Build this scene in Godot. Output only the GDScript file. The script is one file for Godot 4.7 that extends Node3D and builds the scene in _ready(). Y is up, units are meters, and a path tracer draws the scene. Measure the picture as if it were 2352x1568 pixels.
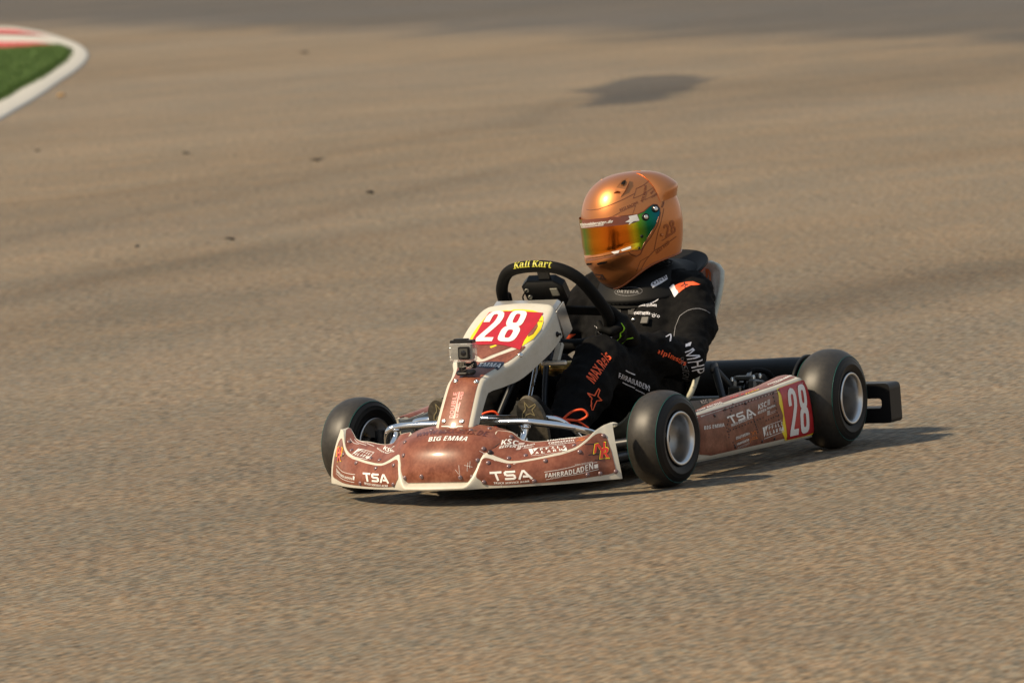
extends Node3D

# ---------------------------------------------------------------- measuring
const CAM := Vector3(16.49759, 1.57887, -8.15118)
const FPX := 15135.26
var cf: Vector3
var cr: Vector3
var cu: Vector3
var M := {}
var made := {}
var fonts := {}

# pixel of an enlarged crop of the photograph -> pixel of the 2352 x 1568 picture
const CROPS := {
	0: [0.0, 0.0, 1.0], 1: [717.8, 861.3, 0.20507], 2: [1062.3, 947.5, 0.1831], 3: [1004.9, 574.2, 0.2198], 4: [1292.0, 356.0, 0.21968],
	5: [1263.3, 602.9, 0.25635], 6: [1550.4, 775.2, 0.238], 7: [890.0, 775.2, 0.1953], 8: [0.0, 0.0, 0.3418], 9: [1010.6, 884.3, 0.0586], 10: [1343.7, 712.0, 0.0879], 11: [1366.6, 620.2, 0.0879], 12: [1596.3, 849.8, 0.1172]}
func px(c: int, x: float, y: float) -> Vector2:
	return Vector2(CROPS[c][0] + x * CROPS[c][2], CROPS[c][1] + y * CROPS[c][2])
func setup_measuring():
	var yaw := 2.65910119
	var pitch := -0.0674513059
	var roll := -0.0626222143
	cf = Vector3(cos(pitch) * cos(yaw), sin(pitch), cos(pitch) * sin(yaw))
	var r := cf.cross(Vector3.UP).normalized()
	var u := r.cross(cf)
	cr = r * cos(roll) + u * sin(roll)
	cu = u * cos(roll) - r * sin(roll)
func ray(p: Vector2) -> Vector3:
	return (cf + cr * ((p.x - 1176.0) / FPX) - cu * ((p.y - 784.0) / FPX)).normalized()
func see(w: Vector3) -> Vector2:
	var d := w - CAM
	var z := d.dot(cf)
	return Vector2(1176.0 + FPX * d.dot(cr) / z, 784.0 - FPX * d.dot(cu) / z)
func on_plane(p: Vector2, axis: int, val: float) -> Vector3:
	var d := ray(p)
	return CAM + d * ((val - CAM[axis]) / d[axis])
func on_ground(x: float, y: float, h := 0.0) -> Vector3:
	return on_plane(Vector2(x, y), 1, h)

# ---------------------------------------------------------------- mesh building
class MB:
	var v := PackedVector3Array()
	var n := PackedVector3Array()
	var uv := PackedVector2Array()
	var uv2 := PackedVector2Array()
	var idx := PackedInt32Array()
	func tri(a: int, b: int, c: int):
		var g := (v[b] - v[a]).cross(v[c] - v[a])
		if g.dot(n[a] + n[b] + n[c]) > 0.0:
			idx.append_array([a, c, b])
		else:
			idx.append_array([a, b, c])
	func quad(a: int, b: int, c: int, d: int):
		tri(a, b, c)
		tri(a, c, d)
	func add(p: Vector3, nn: Vector3) -> int:
		v.append(p)
		n.append(nn)
		return v.size() - 1
	func flat(pts: Array, nn: Vector3):
		var b := v.size()
		for p in pts:
			add(p, nn)
		for i in range(1, pts.size() - 1):
			tri(b, b + i, b + i + 1)
	func mesh() -> ArrayMesh:
		var a := []
		a.resize(Mesh.ARRAY_MAX)
		a[Mesh.ARRAY_VERTEX] = v
		a[Mesh.ARRAY_NORMAL] = n
		if uv.size() == v.size():
			a[Mesh.ARRAY_TEX_UV] = uv
		if uv2.size() == v.size():
			a[Mesh.ARRAY_TEX_UV2] = uv2
		a[Mesh.ARRAY_INDEX] = idx
		var m := ArrayMesh.new()
		m.add_surface_from_arrays(Mesh.PRIMITIVE_TRIANGLES, a)
		return m
	# grid of points p[j][i]; outward normals point away from ref (or along dir when given)
	func grid(p: Array, cu := false, cv := false, ref = null, flip := false, base_uv := false):
		var nv := p.size()
		var nu: int = p[0].size()
		var b := v.size()
		for j in nv:
			for i in nu:
				var l: Vector3 = p[j][(i - 1 + nu) % nu] if cu else p[j][maxi(i - 1, 0)]
				var r: Vector3 = p[j][(i + 1) % nu] if cu else p[j][mini(i + 1, nu - 1)]
				var d: Vector3 = p[(j - 1 + nv) % nv][i] if cv else p[maxi(j - 1, 0)][i]
				var t: Vector3 = p[(j + 1) % nv][i] if cv else p[mini(j + 1, nv - 1)][i]
				var nn := (r - l).cross(t - d)
				if nn.length() < 1e-12:
					nn = Vector3.UP
				nn = nn.normalized()
				if ref != null and nn.dot(p[j][i] - ref) < 0.0:
					nn = -nn
				if flip:
					nn = -nn
				add(p[j][i], nn)
				if base_uv:
					uv.append(Vector2(float(i) / (nu - 1), float(j) / (nv - 1)))
		for j in (nv if cv else nv - 1):
			for i in (nu if cu else nu - 1):
				var i2 := (i + 1) % nu
				var j2 := (j + 1) % nv
				quad(b + j * nu + i, b + j * nu + i2, b + j2 * nu + i2, b + j2 * nu + i)
	func shell(p: Array, th: float, ref: Vector3, cu := false):
		var b := v.size()
		grid(p, cu, false, ref)
		var nv := p.size()
		var nu: int = p[0].size()
		var q := []
		for j in nv:
			var row := []
			for i in nu:
				row.append(p[j][i] - n[b + j * nu + i] * th)
			q.append(row)
		var b2 := v.size()
		for j in nv:
			for i in nu:
				add(q[j][i], -n[b + j * nu + i])
		for j in nv - 1:
			for i in (nu if cu else nu - 1):
				var i2 := (i + 1) % nu
				quad(b2 + j * nu + i, b2 + j * nu + i2, b2 + (j + 1) * nu + i2, b2 + (j + 1) * nu + i)
		for j in [0, nv - 1]:
			var jo: int = 1 if j == 0 else nv - 2
			for i in (nu if cu else nu - 1):
				var i2 := (i + 1) % nu
				flat([p[j][i], p[j][i2], q[j][i2], q[j][i]], (p[j][i] - p[jo][i]).normalized())
		if not cu:
			for i in [0, nu - 1]:
				var io: int = 1 if i == 0 else nu - 2
				for j in nv - 1:
					flat([p[j][i], p[j + 1][i], q[j + 1][i], q[j][i]], (p[j][i] - p[j][io]).normalized())
	func tube(path: Array, rad, sides := 10, closed := false, caps := true):
		var k := path.size()
		var up := Vector3(0.13, 0.97, 0.21).normalized()
		var rows := []
		var b := v.size()
		for i in k:
			var a: Vector3 = path[(i - 1 + k) % k] if closed else path[maxi(i - 1, 0)]
			var c: Vector3 = path[(i + 1) % k] if closed else path[mini(i + 1, k - 1)]
			var t := (c - a).normalized()
			var s := up - t * up.dot(t)
			if s.length() < 0.05:
				s = t.cross(Vector3(1, 0, 0))
			s = s.normalized()
			up = s
			var w := t.cross(s)
			var r: float = rad[i] if rad is Array else rad
			for q in sides:
				var ang := TAU * q / sides
				var nn := s * cos(ang) + w * sin(ang)
				add(path[i] + nn * r, nn)
		for i in (k if closed else k - 1):
			var i2 := (i + 1) % k
			for q in sides:
				var q2 := (q + 1) % sides
				quad(b + i * sides + q, b + i * sides + q2, b + i2 * sides + q2, b + i2 * sides + q)
		if caps and not closed:
			for e in [0, k - 1]:
				var t: Vector3 = (path[0] - path[1]).normalized() if e == 0 else (path[k - 1] - path[k - 2]).normalized()
				var pts := []
				for q in sides:
					pts.append(v[b + e * sides + q])
				flat(pts, t)
	# profile: Array of Vector2(radius, along axis z)
	func lathe(prof: Array, segs: int, x := Transform3D.IDENTITY, closed := false):
		var b := v.size()
		var k := prof.size()
		for i in k:
			var a: Vector2 = prof[(i - 1 + k) % k] if closed else prof[maxi(i - 1, 0)]
			var c: Vector2 = prof[(i + 1) % k] if closed else prof[mini(i + 1, k - 1)]
			var t := (c - a).normalized()
			var nn := Vector2(t.y, -t.x)
			for s in segs:
				var an := TAU * s / segs
				add(x * Vector3(prof[i].x * cos(an), prof[i].x * sin(an), prof[i].y), (x.basis * Vector3(nn.x * cos(an), nn.x * sin(an), nn.y)).normalized())
		for i in (k if closed else k - 1):
			var i2 := (i + 1) % k
			for s in segs:
				var s2 := (s + 1) % segs
				quad(b + i * segs + s, b + i * segs + s2, b + i2 * segs + s2, b + i2 * segs + s)
	func rbox(size: Vector3, bev: float, x := Transform3D.IDENTITY):
		var h := size * 0.5
		var g := Vector3(h.x - bev, h.y - bev, h.z - bev)
		var sg := [-1.0, 1.0]
		for ax in 3:
			var a1 := (ax + 1) % 3
			var a2 := (ax + 2) % 3
			for s in sg:
				var pts := []
				for q in [[-1, -1], [1, -1], [1, 1], [-1, 1]]:
					var p := Vector3.ZERO
					p[ax] = h[ax] * s
					p[a1] = g[a1] * q[0]
					p[a2] = g[a2] * q[1]
					pts.append(x * p)
				var nn := Vector3.ZERO
				nn[ax] = s
				flat(pts, (x.basis * nn).normalized())
			for s1 in sg:
				for s2 in sg:
					var pts := []
					for q in [[-1, 0], [1, 0], [1, 1], [-1, 1]]:
						var p := Vector3.ZERO
						p[ax] = g[ax] * q[0]
						p[a1] = (h[a1] if q[1] == 0 else g[a1]) * s1
						p[a2] = (g[a2] if q[1] == 0 else h[a2]) * s2
						pts.append(x * p)
					var nn := Vector3.ZERO
					nn[a1] = s1
					nn[a2] = s2
					flat(pts, (x.basis * nn).normalized())
		for sx in sg:
			for sy in sg:
				for sz in sg:
					var s3 := Vector3(sx, sy, sz)
					flat([x * (s3 * Vector3(h.x, g.y, g.z)), x * (s3 * Vector3(g.x, h.y, g.z)), x * (s3 * Vector3(g.x, g.y, h.z))], (x.basis * s3).normalized())
	# outline in the local xy plane, extruded from z0 to z1 with a small chamfer
	func prism(poly: PackedVector2Array, z0: float, z1: float, x := Transform3D.IDENTITY, bev := 0.0):
		var inner := poly
		if bev > 0.0:
			var o := Geometry2D.offset_polygon(poly, -bev, Geometry2D.JOIN_MITER)
			if o.size() > 0 and o[0].size() == poly.size():
				inner = o[0]
				# match the starting corner
				var best := 0
				for i in inner.size():
					if inner[i].distance_to(poly[0]) < inner[best].distance_to(poly[0]):
						best = i
				var rot := PackedVector2Array()
				for i in inner.size():
					rot.append(inner[(i + best) % inner.size()])
				inner = rot
			else:
				bev = 0.0
		var k := poly.size()
		var c := Vector2.ZERO
		for p in poly:
			c += p / k
		var cw := Geometry2D.is_polygon_clockwise(poly)
		for i in k:
			var a := poly[i]
			var b2 := poly[(i + 1) % k]
			var e := (b2 - a).normalized()
			var nn := Vector2(e.y, -e.x) * (-1.0 if cw else 1.0)
			var n3 := (x.basis * Vector3(nn.x, nn.y, 0)).normalized()
			flat([x * Vector3(a.x, a.y, z0 + bev), x * Vector3(b2.x, b2.y, z0 + bev), x * Vector3(b2.x, b2.y, z1 - bev), x * Vector3(a.x, a.y, z1 - bev)], n3)
			if bev > 0.0:
				var ia := inner[i]
				var ib := inner[(i + 1) % k]
				for s in [[z0 + bev, z0, -1.0], [z1 - bev, z1, 1.0]]:
					flat([x * Vector3(a.x, a.y, s[0]), x * Vector3(b2.x, b2.y, s[0]), x * Vector3(ib.x, ib.y, s[1]), x * Vector3(ia.x, ia.y, s[1])], (n3 + x.basis.z.normalized() * s[2]).normalized())
		var ti := Geometry2D.triangulate_polygon(inner)
		for s in [[z0, -1.0], [z1, 1.0]]:
			for i in range(0, ti.size(), 3):
				flat([x * Vector3(inner[ti[i]].x, inner[ti[i]].y, s[0]), x * Vector3(inner[ti[i + 1]].x, inner[ti[i + 1]].y, s[0]), x * Vector3(inner[ti[i + 2]].x, inner[ti[i + 2]].y, s[0])], x.basis.z.normalized() * s[1])

# a distance field on a grid, filled with tapered capsules and meshed as surface nets
class Field:
	var o: Vector3
	var c: float
	var nx: int
	var ny: int
	var nz: int
	var d := PackedFloat32Array()
	func _init(lo: Vector3, hi: Vector3, cell: float):
		o = lo
		c = cell
		nx = int(ceil((hi.x - lo.x) / c)) + 1
		ny = int(ceil((hi.y - lo.y) / c)) + 1
		nz = int(ceil((hi.z - lo.z) / c)) + 1
		d.resize(nx * ny * nz)
		d.fill(0.08)
	func cap(a: Vector3, ra: float, b: Vector3, rb: float, k := 0.03, sq := Vector3.ONE):
		var mr := maxf(ra, rb) + 0.06
		var lo := Vector3(minf(a.x, b.x), minf(a.y, b.y), minf(a.z, b.z)) - Vector3.ONE * mr
		var hi := Vector3(maxf(a.x, b.x), maxf(a.y, b.y), maxf(a.z, b.z)) + Vector3.ONE * mr
		var i0 := maxi(0, int((lo.x - o.x) / c))
		var i1 := mini(nx - 1, int((hi.x - o.x) / c) + 1)
		var j0 := maxi(0, int((lo.y - o.y) / c))
		var j1 := mini(ny - 1, int((hi.y - o.y) / c) + 1)
		var k0 := maxi(0, int((lo.z - o.z) / c))
		var k1 := mini(nz - 1, int((hi.z - o.z) / c) + 1)
		var ba := b - a
		var l2 := maxf(ba.length_squared(), 1e-9)
		var dr := rb - ra
		for z in range(k0, k1 + 1):
			for y in range(j0, j1 + 1):
				var at := (z * ny + y) * nx
				var q := Vector3(0, o.y + y * c, o.z + z * c)
				for x in range(i0, i1 + 1):
					q.x = o.x + x * c
					var pa := q - a
					var h := clampf(pa.dot(ba) / l2, 0.0, 1.0)
					var dd := ((pa - ba * h) * sq).length() - ra - dr * h
					var e := d[at + x]
					var s := k - absf(dd - e)
					if s > 0.0:
						d[at + x] = minf(dd, e) - s * s / (4.0 * k)
					elif dd < e:
						d[at + x] = dd
	func wrinkle(noise: FastNoiseLite, amp: float, stretch: Vector3):
		for z in nz:
			for y in ny:
				var at := (z * ny + y) * nx
				for x in nx:
					if absf(d[at + x]) < 0.03:
						d[at + x] += amp * noise.get_noise_3dv((o + Vector3(x, y, z) * c) * stretch)
	func sample(p: Vector3) -> float:
		var g := (p - o) / c
		var x := int(floor(g.x))
		var y := int(floor(g.y))
		var z := int(floor(g.z))
		if x < 0 or y < 0 or z < 0 or x >= nx - 1 or y >= ny - 1 or z >= nz - 1:
			return 0.08
		var f := g - Vector3(x, y, z)
		var a := (z * ny + y) * nx + x
		var b := a + ny * nx
		var v0 := lerpf(lerpf(d[a], d[a + 1], f.x), lerpf(d[a + nx], d[a + nx + 1], f.x), f.y)
		var v1 := lerpf(lerpf(d[b], d[b + 1], f.x), lerpf(d[b + nx], d[b + nx + 1], f.x), f.y)
		return lerpf(v0, v1, f.z)
	func grad(p: Vector3) -> Vector3:
		var e := c * 0.9
		var g := Vector3(sample(p + Vector3(e, 0, 0)) - sample(p - Vector3(e, 0, 0)), sample(p + Vector3(0, e, 0)) - sample(p - Vector3(0, e, 0)), sample(p + Vector3(0, 0, e)) - sample(p - Vector3(0, 0, e)))
		return g.normalized() if g.length() > 1e-9 else Vector3.UP
	# walks from p along dir until it meets the surface
	func hit(p: Vector3, dir: Vector3, far: float):
		var t := 0.0
		var last := sample(p)
		if last < 0.0:
			return p
		while t < far:
			var st := clampf(last * 0.7, c * 0.3, 0.03)
			var v := sample(p + dir * (t + st))
			if v < 0.0:
				return p + dir * (t + st * last / (last - v))
			last = v
			t += st
		return null
	func mesh(m: MB):
		var cells := {}
		var sx := 1
		var sy := nx
		var sz := nx * ny
		var lim := c * 2.8
		for z in nz - 1:
			for y in ny - 1:
				var at := (z * ny + y) * nx
				for x in nx - 1:
					var i := at + x
					if absf(d[i]) > lim:
						continue
					var e := [d[i], d[i + sx], d[i + sy], d[i + sx + sy], d[i + sz], d[i + sx + sz], d[i + sy + sz], d[i + sx + sy + sz]]
					var neg := 0
					for q in 8:
						if e[q] < 0.0:
							neg += 1
					if neg == 0 or neg == 8:
						continue
					var sum := Vector3.ZERO
					var cnt := 0
					for a in 8:
						for bit in [1, 2, 4]:
							var b: int = a | bit
							if b != a and (e[a] < 0.0) != (e[b] < 0.0):
								var t: float = e[a] / (e[a] - e[b])
								var pa := Vector3(a & 1, (a >> 1) & 1, (a >> 2) & 1)
								var pb := Vector3(b & 1, (b >> 1) & 1, (b >> 2) & 1)
								sum += pa.lerp(pb, t)
								cnt += 1
					var p := o + (Vector3(x, y, z) + sum / cnt) * c
					cells[i] = m.add(p, grad(p))
		for i in cells:
			for ax in 3:
				var st: int = [sx, sy, sz][ax]
				var s1: int = [sy, sz, sx][ax]
				var s2: int = [sz, sx, sy][ax]
				if (d[i] < 0.0) != (d[i + st] < 0.0):
					var a = cells.get(i - s1 - s2)
					var b = cells.get(i - s2)
					var e = cells.get(i - s1)
					if a != null and b != null and e != null:
						m.quad(a, b, cells[i], e)

# ---------------------------------------------------------------- small helpers
func lin(r: float, g: float, b: float) -> Color:
	return Color(r, g, b).linear_to_srgb()
func mat(called: String, col: Color, rough := 0.5, metal := 0.0, coat := 0.0) -> StandardMaterial3D:
	var m := StandardMaterial3D.new()
	m.resource_name = called
	m.albedo_color = col
	m.roughness = rough
	m.metallic = metal
	m.cull_mode = BaseMaterial3D.CULL_DISABLED
	if coat > 0.0:
		m.clearcoat_enabled = true
		m.clearcoat = coat
		m.clearcoat_roughness = 0.12
	M[called] = m
	return m
func numbered(called: String) -> String:
	made[called] = made.get(called, -1) + 1
	return called if made[called] == 0 else "%s_%03d" % [called, made[called]]
func thing(called: String, label: String, category: String, group := "") -> Node3D:
	var o := Node3D.new()
	o.name = numbered(called)
	add_child(o)
	tag(o, label, category, group)
	return o
func tag(o: Node, label: String, category: String, group := ""):
	o.set_meta("label", label)
	o.set_meta("category", category)
	if group != "":
		o.set_meta("group", group)
func part(parent: Node, called: String, mesh, m: Material) -> MeshInstance3D:
	if mesh is MB and mesh.idx.size() == 0:
		return null
	var o := MeshInstance3D.new()
	o.mesh = mesh.mesh() if mesh is MB else mesh
	o.name = called if parent != self else numbered(called)
	o.material_override = m
	parent.add_child(o, true)
	return o
func structure(called: String, mesh, m: Material) -> MeshInstance3D:
	var o := part(self, called, mesh, m)
	o.set_meta("kind", "structure")
	return o
func table(x: float, xs: Array, ys: Array) -> float:
	if x <= xs[0]:
		return ys[0]
	for i in range(1, xs.size()):
		if x <= xs[i]:
			return lerpf(ys[i - 1], ys[i], (x - xs[i - 1]) / (xs[i] - xs[i - 1]))
	return ys[-1]
# smooth curve through keyed values
func curve(x: float, xs: Array, ys: Array):
	var k := xs.size()
	if x <= xs[0]:
		return ys[0]
	if x >= xs[k - 1]:
		return ys[k - 1]
	var i := 1
	while x > xs[i]:
		i += 1
	var t: float = (x - xs[i - 1]) / (xs[i] - xs[i - 1])
	var p0 = ys[maxi(i - 2, 0)]
	var p3 = ys[mini(i + 1, k - 1)]
	return cubic(p0, ys[i - 1], ys[i], p3, t)
func cubic(a, b, c, d, t: float):
	return b + (c - a) * (0.5 * t) + (a * 2.0 - b * 5.0 + c * 4.0 - d) * (0.5 * t * t) + (b * 3.0 - a - c * 3.0 + d) * (0.5 * t * t * t)
func smooth_path(pts: Array, per := 6, closed := false) -> Array:
	var out := []
	var k := pts.size()
	for i in (k if closed else k - 1):
		var a = pts[(i - 1 + k) % k] if closed else pts[maxi(i - 1, 0)]
		var d = pts[(i + 2) % k] if closed else pts[mini(i + 2, k - 1)]
		for s in per:
			out.append(cubic(a, pts[i], pts[(i + 1) % k], d, float(s) / per))
	if not closed:
		out.append(pts[k - 1])
	return out
func rounded(pts: Array, r, n := 5) -> PackedVector2Array:
	var out := PackedVector2Array()
	var k := pts.size()
	for i in k:
		var p: Vector2 = pts[i]
		var a: Vector2 = pts[(i - 1 + k) % k]
		var b: Vector2 = pts[(i + 1) % k]
		var rr: float = r[i] if r is Array else r
		if rr <= 0.0:
			out.append(p)
			continue
		var pa := p + (a - p).normalized() * minf(rr, (a - p).length() * 0.49)
		var pb := p + (b - p).normalized() * minf(rr, (b - p).length() * 0.49)
		for s in n + 1:
			var t := float(s) / n
			out.append(pa.lerp(p, t).lerp(p.lerp(pb, t), t))
	return out
func stroke(pts: Array, w: float, closed := false) -> Array:
	var out := []
	var k := pts.size()
	for i in (k if closed else k - 1):
		var a: Vector2 = pts[i]
		var b: Vector2 = pts[(i + 1) % k]
		var e := (b - a).normalized()
		var s := Vector2(-e.y, e.x) * w * 0.5
		out.append(PackedVector2Array([a - e * w * 0.3 - s, b + e * w * 0.3 - s, b + e * w * 0.3 + s, a - e * w * 0.3 + s]))
	return out

# ---------------------------------------------------------------- print that follows a surface
# a surface: {"f": Callable(u, v) -> Vector3, "ref": point inside, "u": [lo, hi], "v": [lo, hi]}
func surface(f: Callable, ref: Vector3, u: Array, v: Array) -> Dictionary:
	var s := {"f": f, "ref": ref, "u": u, "v": v, "pts": []}
	for j in 41:
		for i in 61:
			var uu: float = lerpf(u[0], u[1], i / 60.0)
			var vv: float = lerpf(v[0], v[1], j / 40.0)
			var p: Vector3 = f.call(uu, vv)
			if normal_at(s, uu, vv).dot(CAM - p) > 0.0:
				s.pts.append([uu, vv, see(p)])
	return s
func normal_at(s: Dictionary, u: float, v: float) -> Vector3:
	var f: Callable = s.f
	var eu: float = (s.u[1] - s.u[0]) * 0.004
	var ev: float = (s.v[1] - s.v[0]) * 0.004
	var p: Vector3 = f.call(u, v)
	var nn: Vector3 = (f.call(u + eu, v) - f.call(u - eu, v)).cross(f.call(u, v + ev) - f.call(u, v - ev))
	nn = nn.normalized() if nn.length() > 1e-14 else (p - s.ref).normalized()
	return nn if nn.dot(p - s.ref) > 0.0 else -nn
func uv_at(s: Dictionary, q: Vector2) -> Vector2:
	var best = null
	var bd := 1e9
	for e in s.pts:
		var dd: float = e[2].distance_squared_to(q)
		if dd < bd:
			bd = dd
			best = e
	var w := Vector2(best[0], best[1])
	var f: Callable = s.f
	var eu: float = (s.u[1] - s.u[0]) * 0.003
	var ev: float = (s.v[1] - s.v[0]) * 0.003
	for k in 8:
		var p0 := see(f.call(w.x, w.y))
		var a := (see(f.call(w.x + eu, w.y)) - p0) / eu
		var b := (see(f.call(w.x, w.y + ev)) - p0) / ev
		var det := a.x * b.y - a.y * b.x
		if absf(det) < 1e-9:
			break
		var r := q - p0
		var dw := Vector2((r.x * b.y - r.y * b.x) / det, (a.x * r.y - a.y * r.x) / det)
		dw.x = clampf(dw.x, -eu * 15, eu * 15)
		dw.y = clampf(dw.y, -ev * 15, ev * 15)
		w += dw
		w.x = clampf(w.x, s.u[0], s.u[1])
		w.y = clampf(w.y, s.v[0], s.v[1])
	return w
func conform(polys: Array, s: Dictionary, off: float, cell: Vector2, m: MB = null) -> MB:
	if m == null:
		m = MB.new()
	for poly in polys:
		var lo := Vector2(1e9, 1e9)
		var hi := -lo
		for p in poly:
			lo = lo.min(p)
			hi = hi.max(p)
		var pieces := []
		if hi.x - lo.x <= cell.x * 1.3 and hi.y - lo.y <= cell.y * 1.3:
			pieces.append(poly)
		else:
			for i in range(int(floor(lo.x / cell.x)), int(floor(hi.x / cell.x)) + 1):
				for j in range(int(floor(lo.y / cell.y)), int(floor(hi.y / cell.y)) + 1):
					var a := Vector2(i, j) * cell
					var box := PackedVector2Array([a, a + Vector2(cell.x, 0), a + cell, a + Vector2(0, cell.y)])
					pieces.append_array(Geometry2D.intersect_polygons(poly, box))
		for pc in pieces:
			if pc.size() < 3:
				continue
			var ti := PackedInt32Array([0, 1, 2]) if pc.size() == 3 else Geometry2D.triangulate_polygon(pc)
			if ti.size() == 0:
				continue
			var b := m.v.size()
			for p in pc:
				var w: Vector3
				var nn: Vector3
				if s.has("field"):
					var st: Vector3 = s.o + s.U * p.x + s.V * p.y
					var hitp = s.field.hit(st + s.N * s.lift, -s.N, s.lift * 2.2)
					w = hitp if hitp != null else st
					nn = s.field.grad(w)
					if hitp == null or nn.dot(s.N) < 0.05:
						nn = s.N
				else:
					w = s.f.call(p.x, p.y)
					nn = normal_at(s, p.x, p.y)
				m.add(w + nn * off, nn)
				if s.has("uvmap"):
					m.uv.append(Vector2(clampf(absf(p.x) / s.uvmap, 0.002, 0.998), 0.5))
			for t in range(0, ti.size(), 3):
				m.tri(b + ti[t], b + ti[t + 1], b + ti[t + 2])
	return m
func text_shape(words: String, face := "Droid Sans", bold := true) -> Array:
	var key := words + face + str(bold)
	if fonts.has(key):
		return fonts[key]
	var f := SystemFont.new()
	f.font_names = PackedStringArray([face])
	f.font_weight = 700 if bold else 400
	var t := TextMesh.new()
	t.font = f
	t.text = words
	t.font_size = 48
	t.depth = 0.0
	t.pixel_size = 0.01
	t.curve_step = 1.5
	var a := t.surface_get_arrays(0)
	var vv: PackedVector3Array = a[Mesh.ARRAY_VERTEX]
	var ii: PackedInt32Array = a[Mesh.ARRAY_INDEX]
	var lo := Vector2(1e9, 1e9)
	var hi := -lo
	for p in vv:
		lo = lo.min(Vector2(p.x, p.y))
		hi = hi.max(Vector2(p.x, p.y))
	var out := []
	for k in range(0, ii.size(), 3):
		var tr := PackedVector2Array()
		for q in 3:
			tr.append((Vector2(vv[ii[k + q]].x, vv[ii[k + q]].y) - lo) / (hi - lo))
		if absf((tr[1] - tr[0]).cross(tr[2] - tr[0])) > 1e-7:
			out.append(tr)
	fonts[key] = out
	return out
# words set between bottom left, bottom right and top left, all read off the photograph
func write(parent: Node, s: Dictionary, words: String, c: int, bl: Array, br: Array, tl: Array, m: Material, off := 0.0016, face := "Droid Sans", bold := true, called := "lettering", grow := 0.0):
	var a := uv_at(s, px(c, bl[0], bl[1]))
	var e := uv_at(s, px(c, br[0], br[1])) - a
	var g := uv_at(s, px(c, tl[0], tl[1])) - a
	var polys := []
	for t in text_shape(words, face, bold):
		var q := PackedVector2Array()
		for p in t:
			var w: Vector2 = p
			if grow > 0.0:
				w = (w - Vector2(0.5, 0.5)) * (1.0 + grow) + Vector2(0.5, 0.5)
			q.append(a + e * w.x + g * w.y)
		polys.append(q)
	return part(parent, called, conform(polys, s, off, s.cell), m)
func shape_on(parent: Node, s: Dictionary, called: String, c: int, lists: Array, m: Material, off := 0.0016):
	for l in lists:
		var q := PackedVector2Array()
		for p in l:
			q.append(uv_at(s, px(c, p[0], p[1])))
		part(parent, called, conform([q], s, off, s.cell), m)
func lines_on(parent: Node, s: Dictionary, called: String, c: int, lists: Array, wpx: float, m: Material, off := 0.0016):
	for l in lists:
		var polys := []
		var q := []
		for p in l:
			q.append(Vector2(p[0], p[1]))
		for st in stroke(q, wpx):
			var w := PackedVector2Array()
			for p in st:
				w.append(uv_at(s, px(c, p.x, p.y)))
			polys.append(w)
		part(parent, called, conform(polys, s, off, s.cell), m)
# the patch of a distance field between three photographed points
func field_patch(fd: Field, a: Vector2, b: Vector2, t: Vector2, lift := 0.05, ahead := 16.0) -> Dictionary:
	var h := []
	for q in [a, b, t]:
		var dir := ray(q)
		var p = fd.hit(CAM + dir * ahead, dir, 4.0)
		h.append(p if p != null else CAM + dir * 17.6)
	var U: Vector3 = h[1] - h[0]
	var V: Vector3 = h[2] - h[0]
	var N := U.cross(V).normalized()
	if N.dot(CAM - h[0]) < 0.0:
		N = -N
	return {"field": fd, "o": h[0], "U": U, "V": V, "N": N, "lift": lift, "cell": Vector2(minf(1.0, 0.012 / maxf(U.length(), 0.001)), minf(1.0, 0.012 / maxf(V.length(), 0.001)))}
func write_cloth(parent: Node, fd: Field, words: String, c: int, bl: Array, br: Array, tl: Array, m: Material, face := "Droid Sans", bold := true):
	var s := field_patch(fd, px(c, bl[0], bl[1]), px(c, br[0], br[1]), px(c, tl[0], tl[1]))
	return part(parent, "lettering", conform(text_shape(words, face, bold), s, 0.0015, s.cell), m)
func shape_cloth(parent: Node, fd: Field, called: String, c: int, lists: Array, m: Material, wpx := 0.0, off := 0.0015):
	var lo := Vector2(1e9, 1e9)
	var hi := -lo
	for l in lists:
		for p in l:
			lo = lo.min(Vector2(p[0], p[1]))
			hi = hi.max(Vector2(p[0], p[1]))
	var mid := (lo + hi) * 0.5
	# a frame of ten pixels round the middle gives the plane the shape is laid out on
	var e := (hi - lo).max(Vector2(12, 12)) * 0.25
	var s := field_patch(fd, px(c, mid.x - e.x, mid.y + e.y), px(c, mid.x + e.x, mid.y + e.y), px(c, mid.x - e.x, mid.y - e.y))
	var fr := func(p) -> Vector2: return Vector2((p[0] - (mid.x - e.x)) / (2 * e.x), ((mid.y + e.y) - p[1]) / (2 * e.y))
	for l in lists:
		var polys := []
		if wpx > 0.0:
			var q := []
			for p in l:
				q.append(Vector2(p[0], p[1]))
			for st in stroke(q, wpx):
				var w := PackedVector2Array()
				for p in st:
					w.append(fr.call([p.x, p.y]))
				polys.append(w)
		else:
			var w := PackedVector2Array()
			for p in l:
				w.append(fr.call(p))
			polys.append(w)
		part(parent, called, conform(polys, s, off, s.cell), m)

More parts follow.
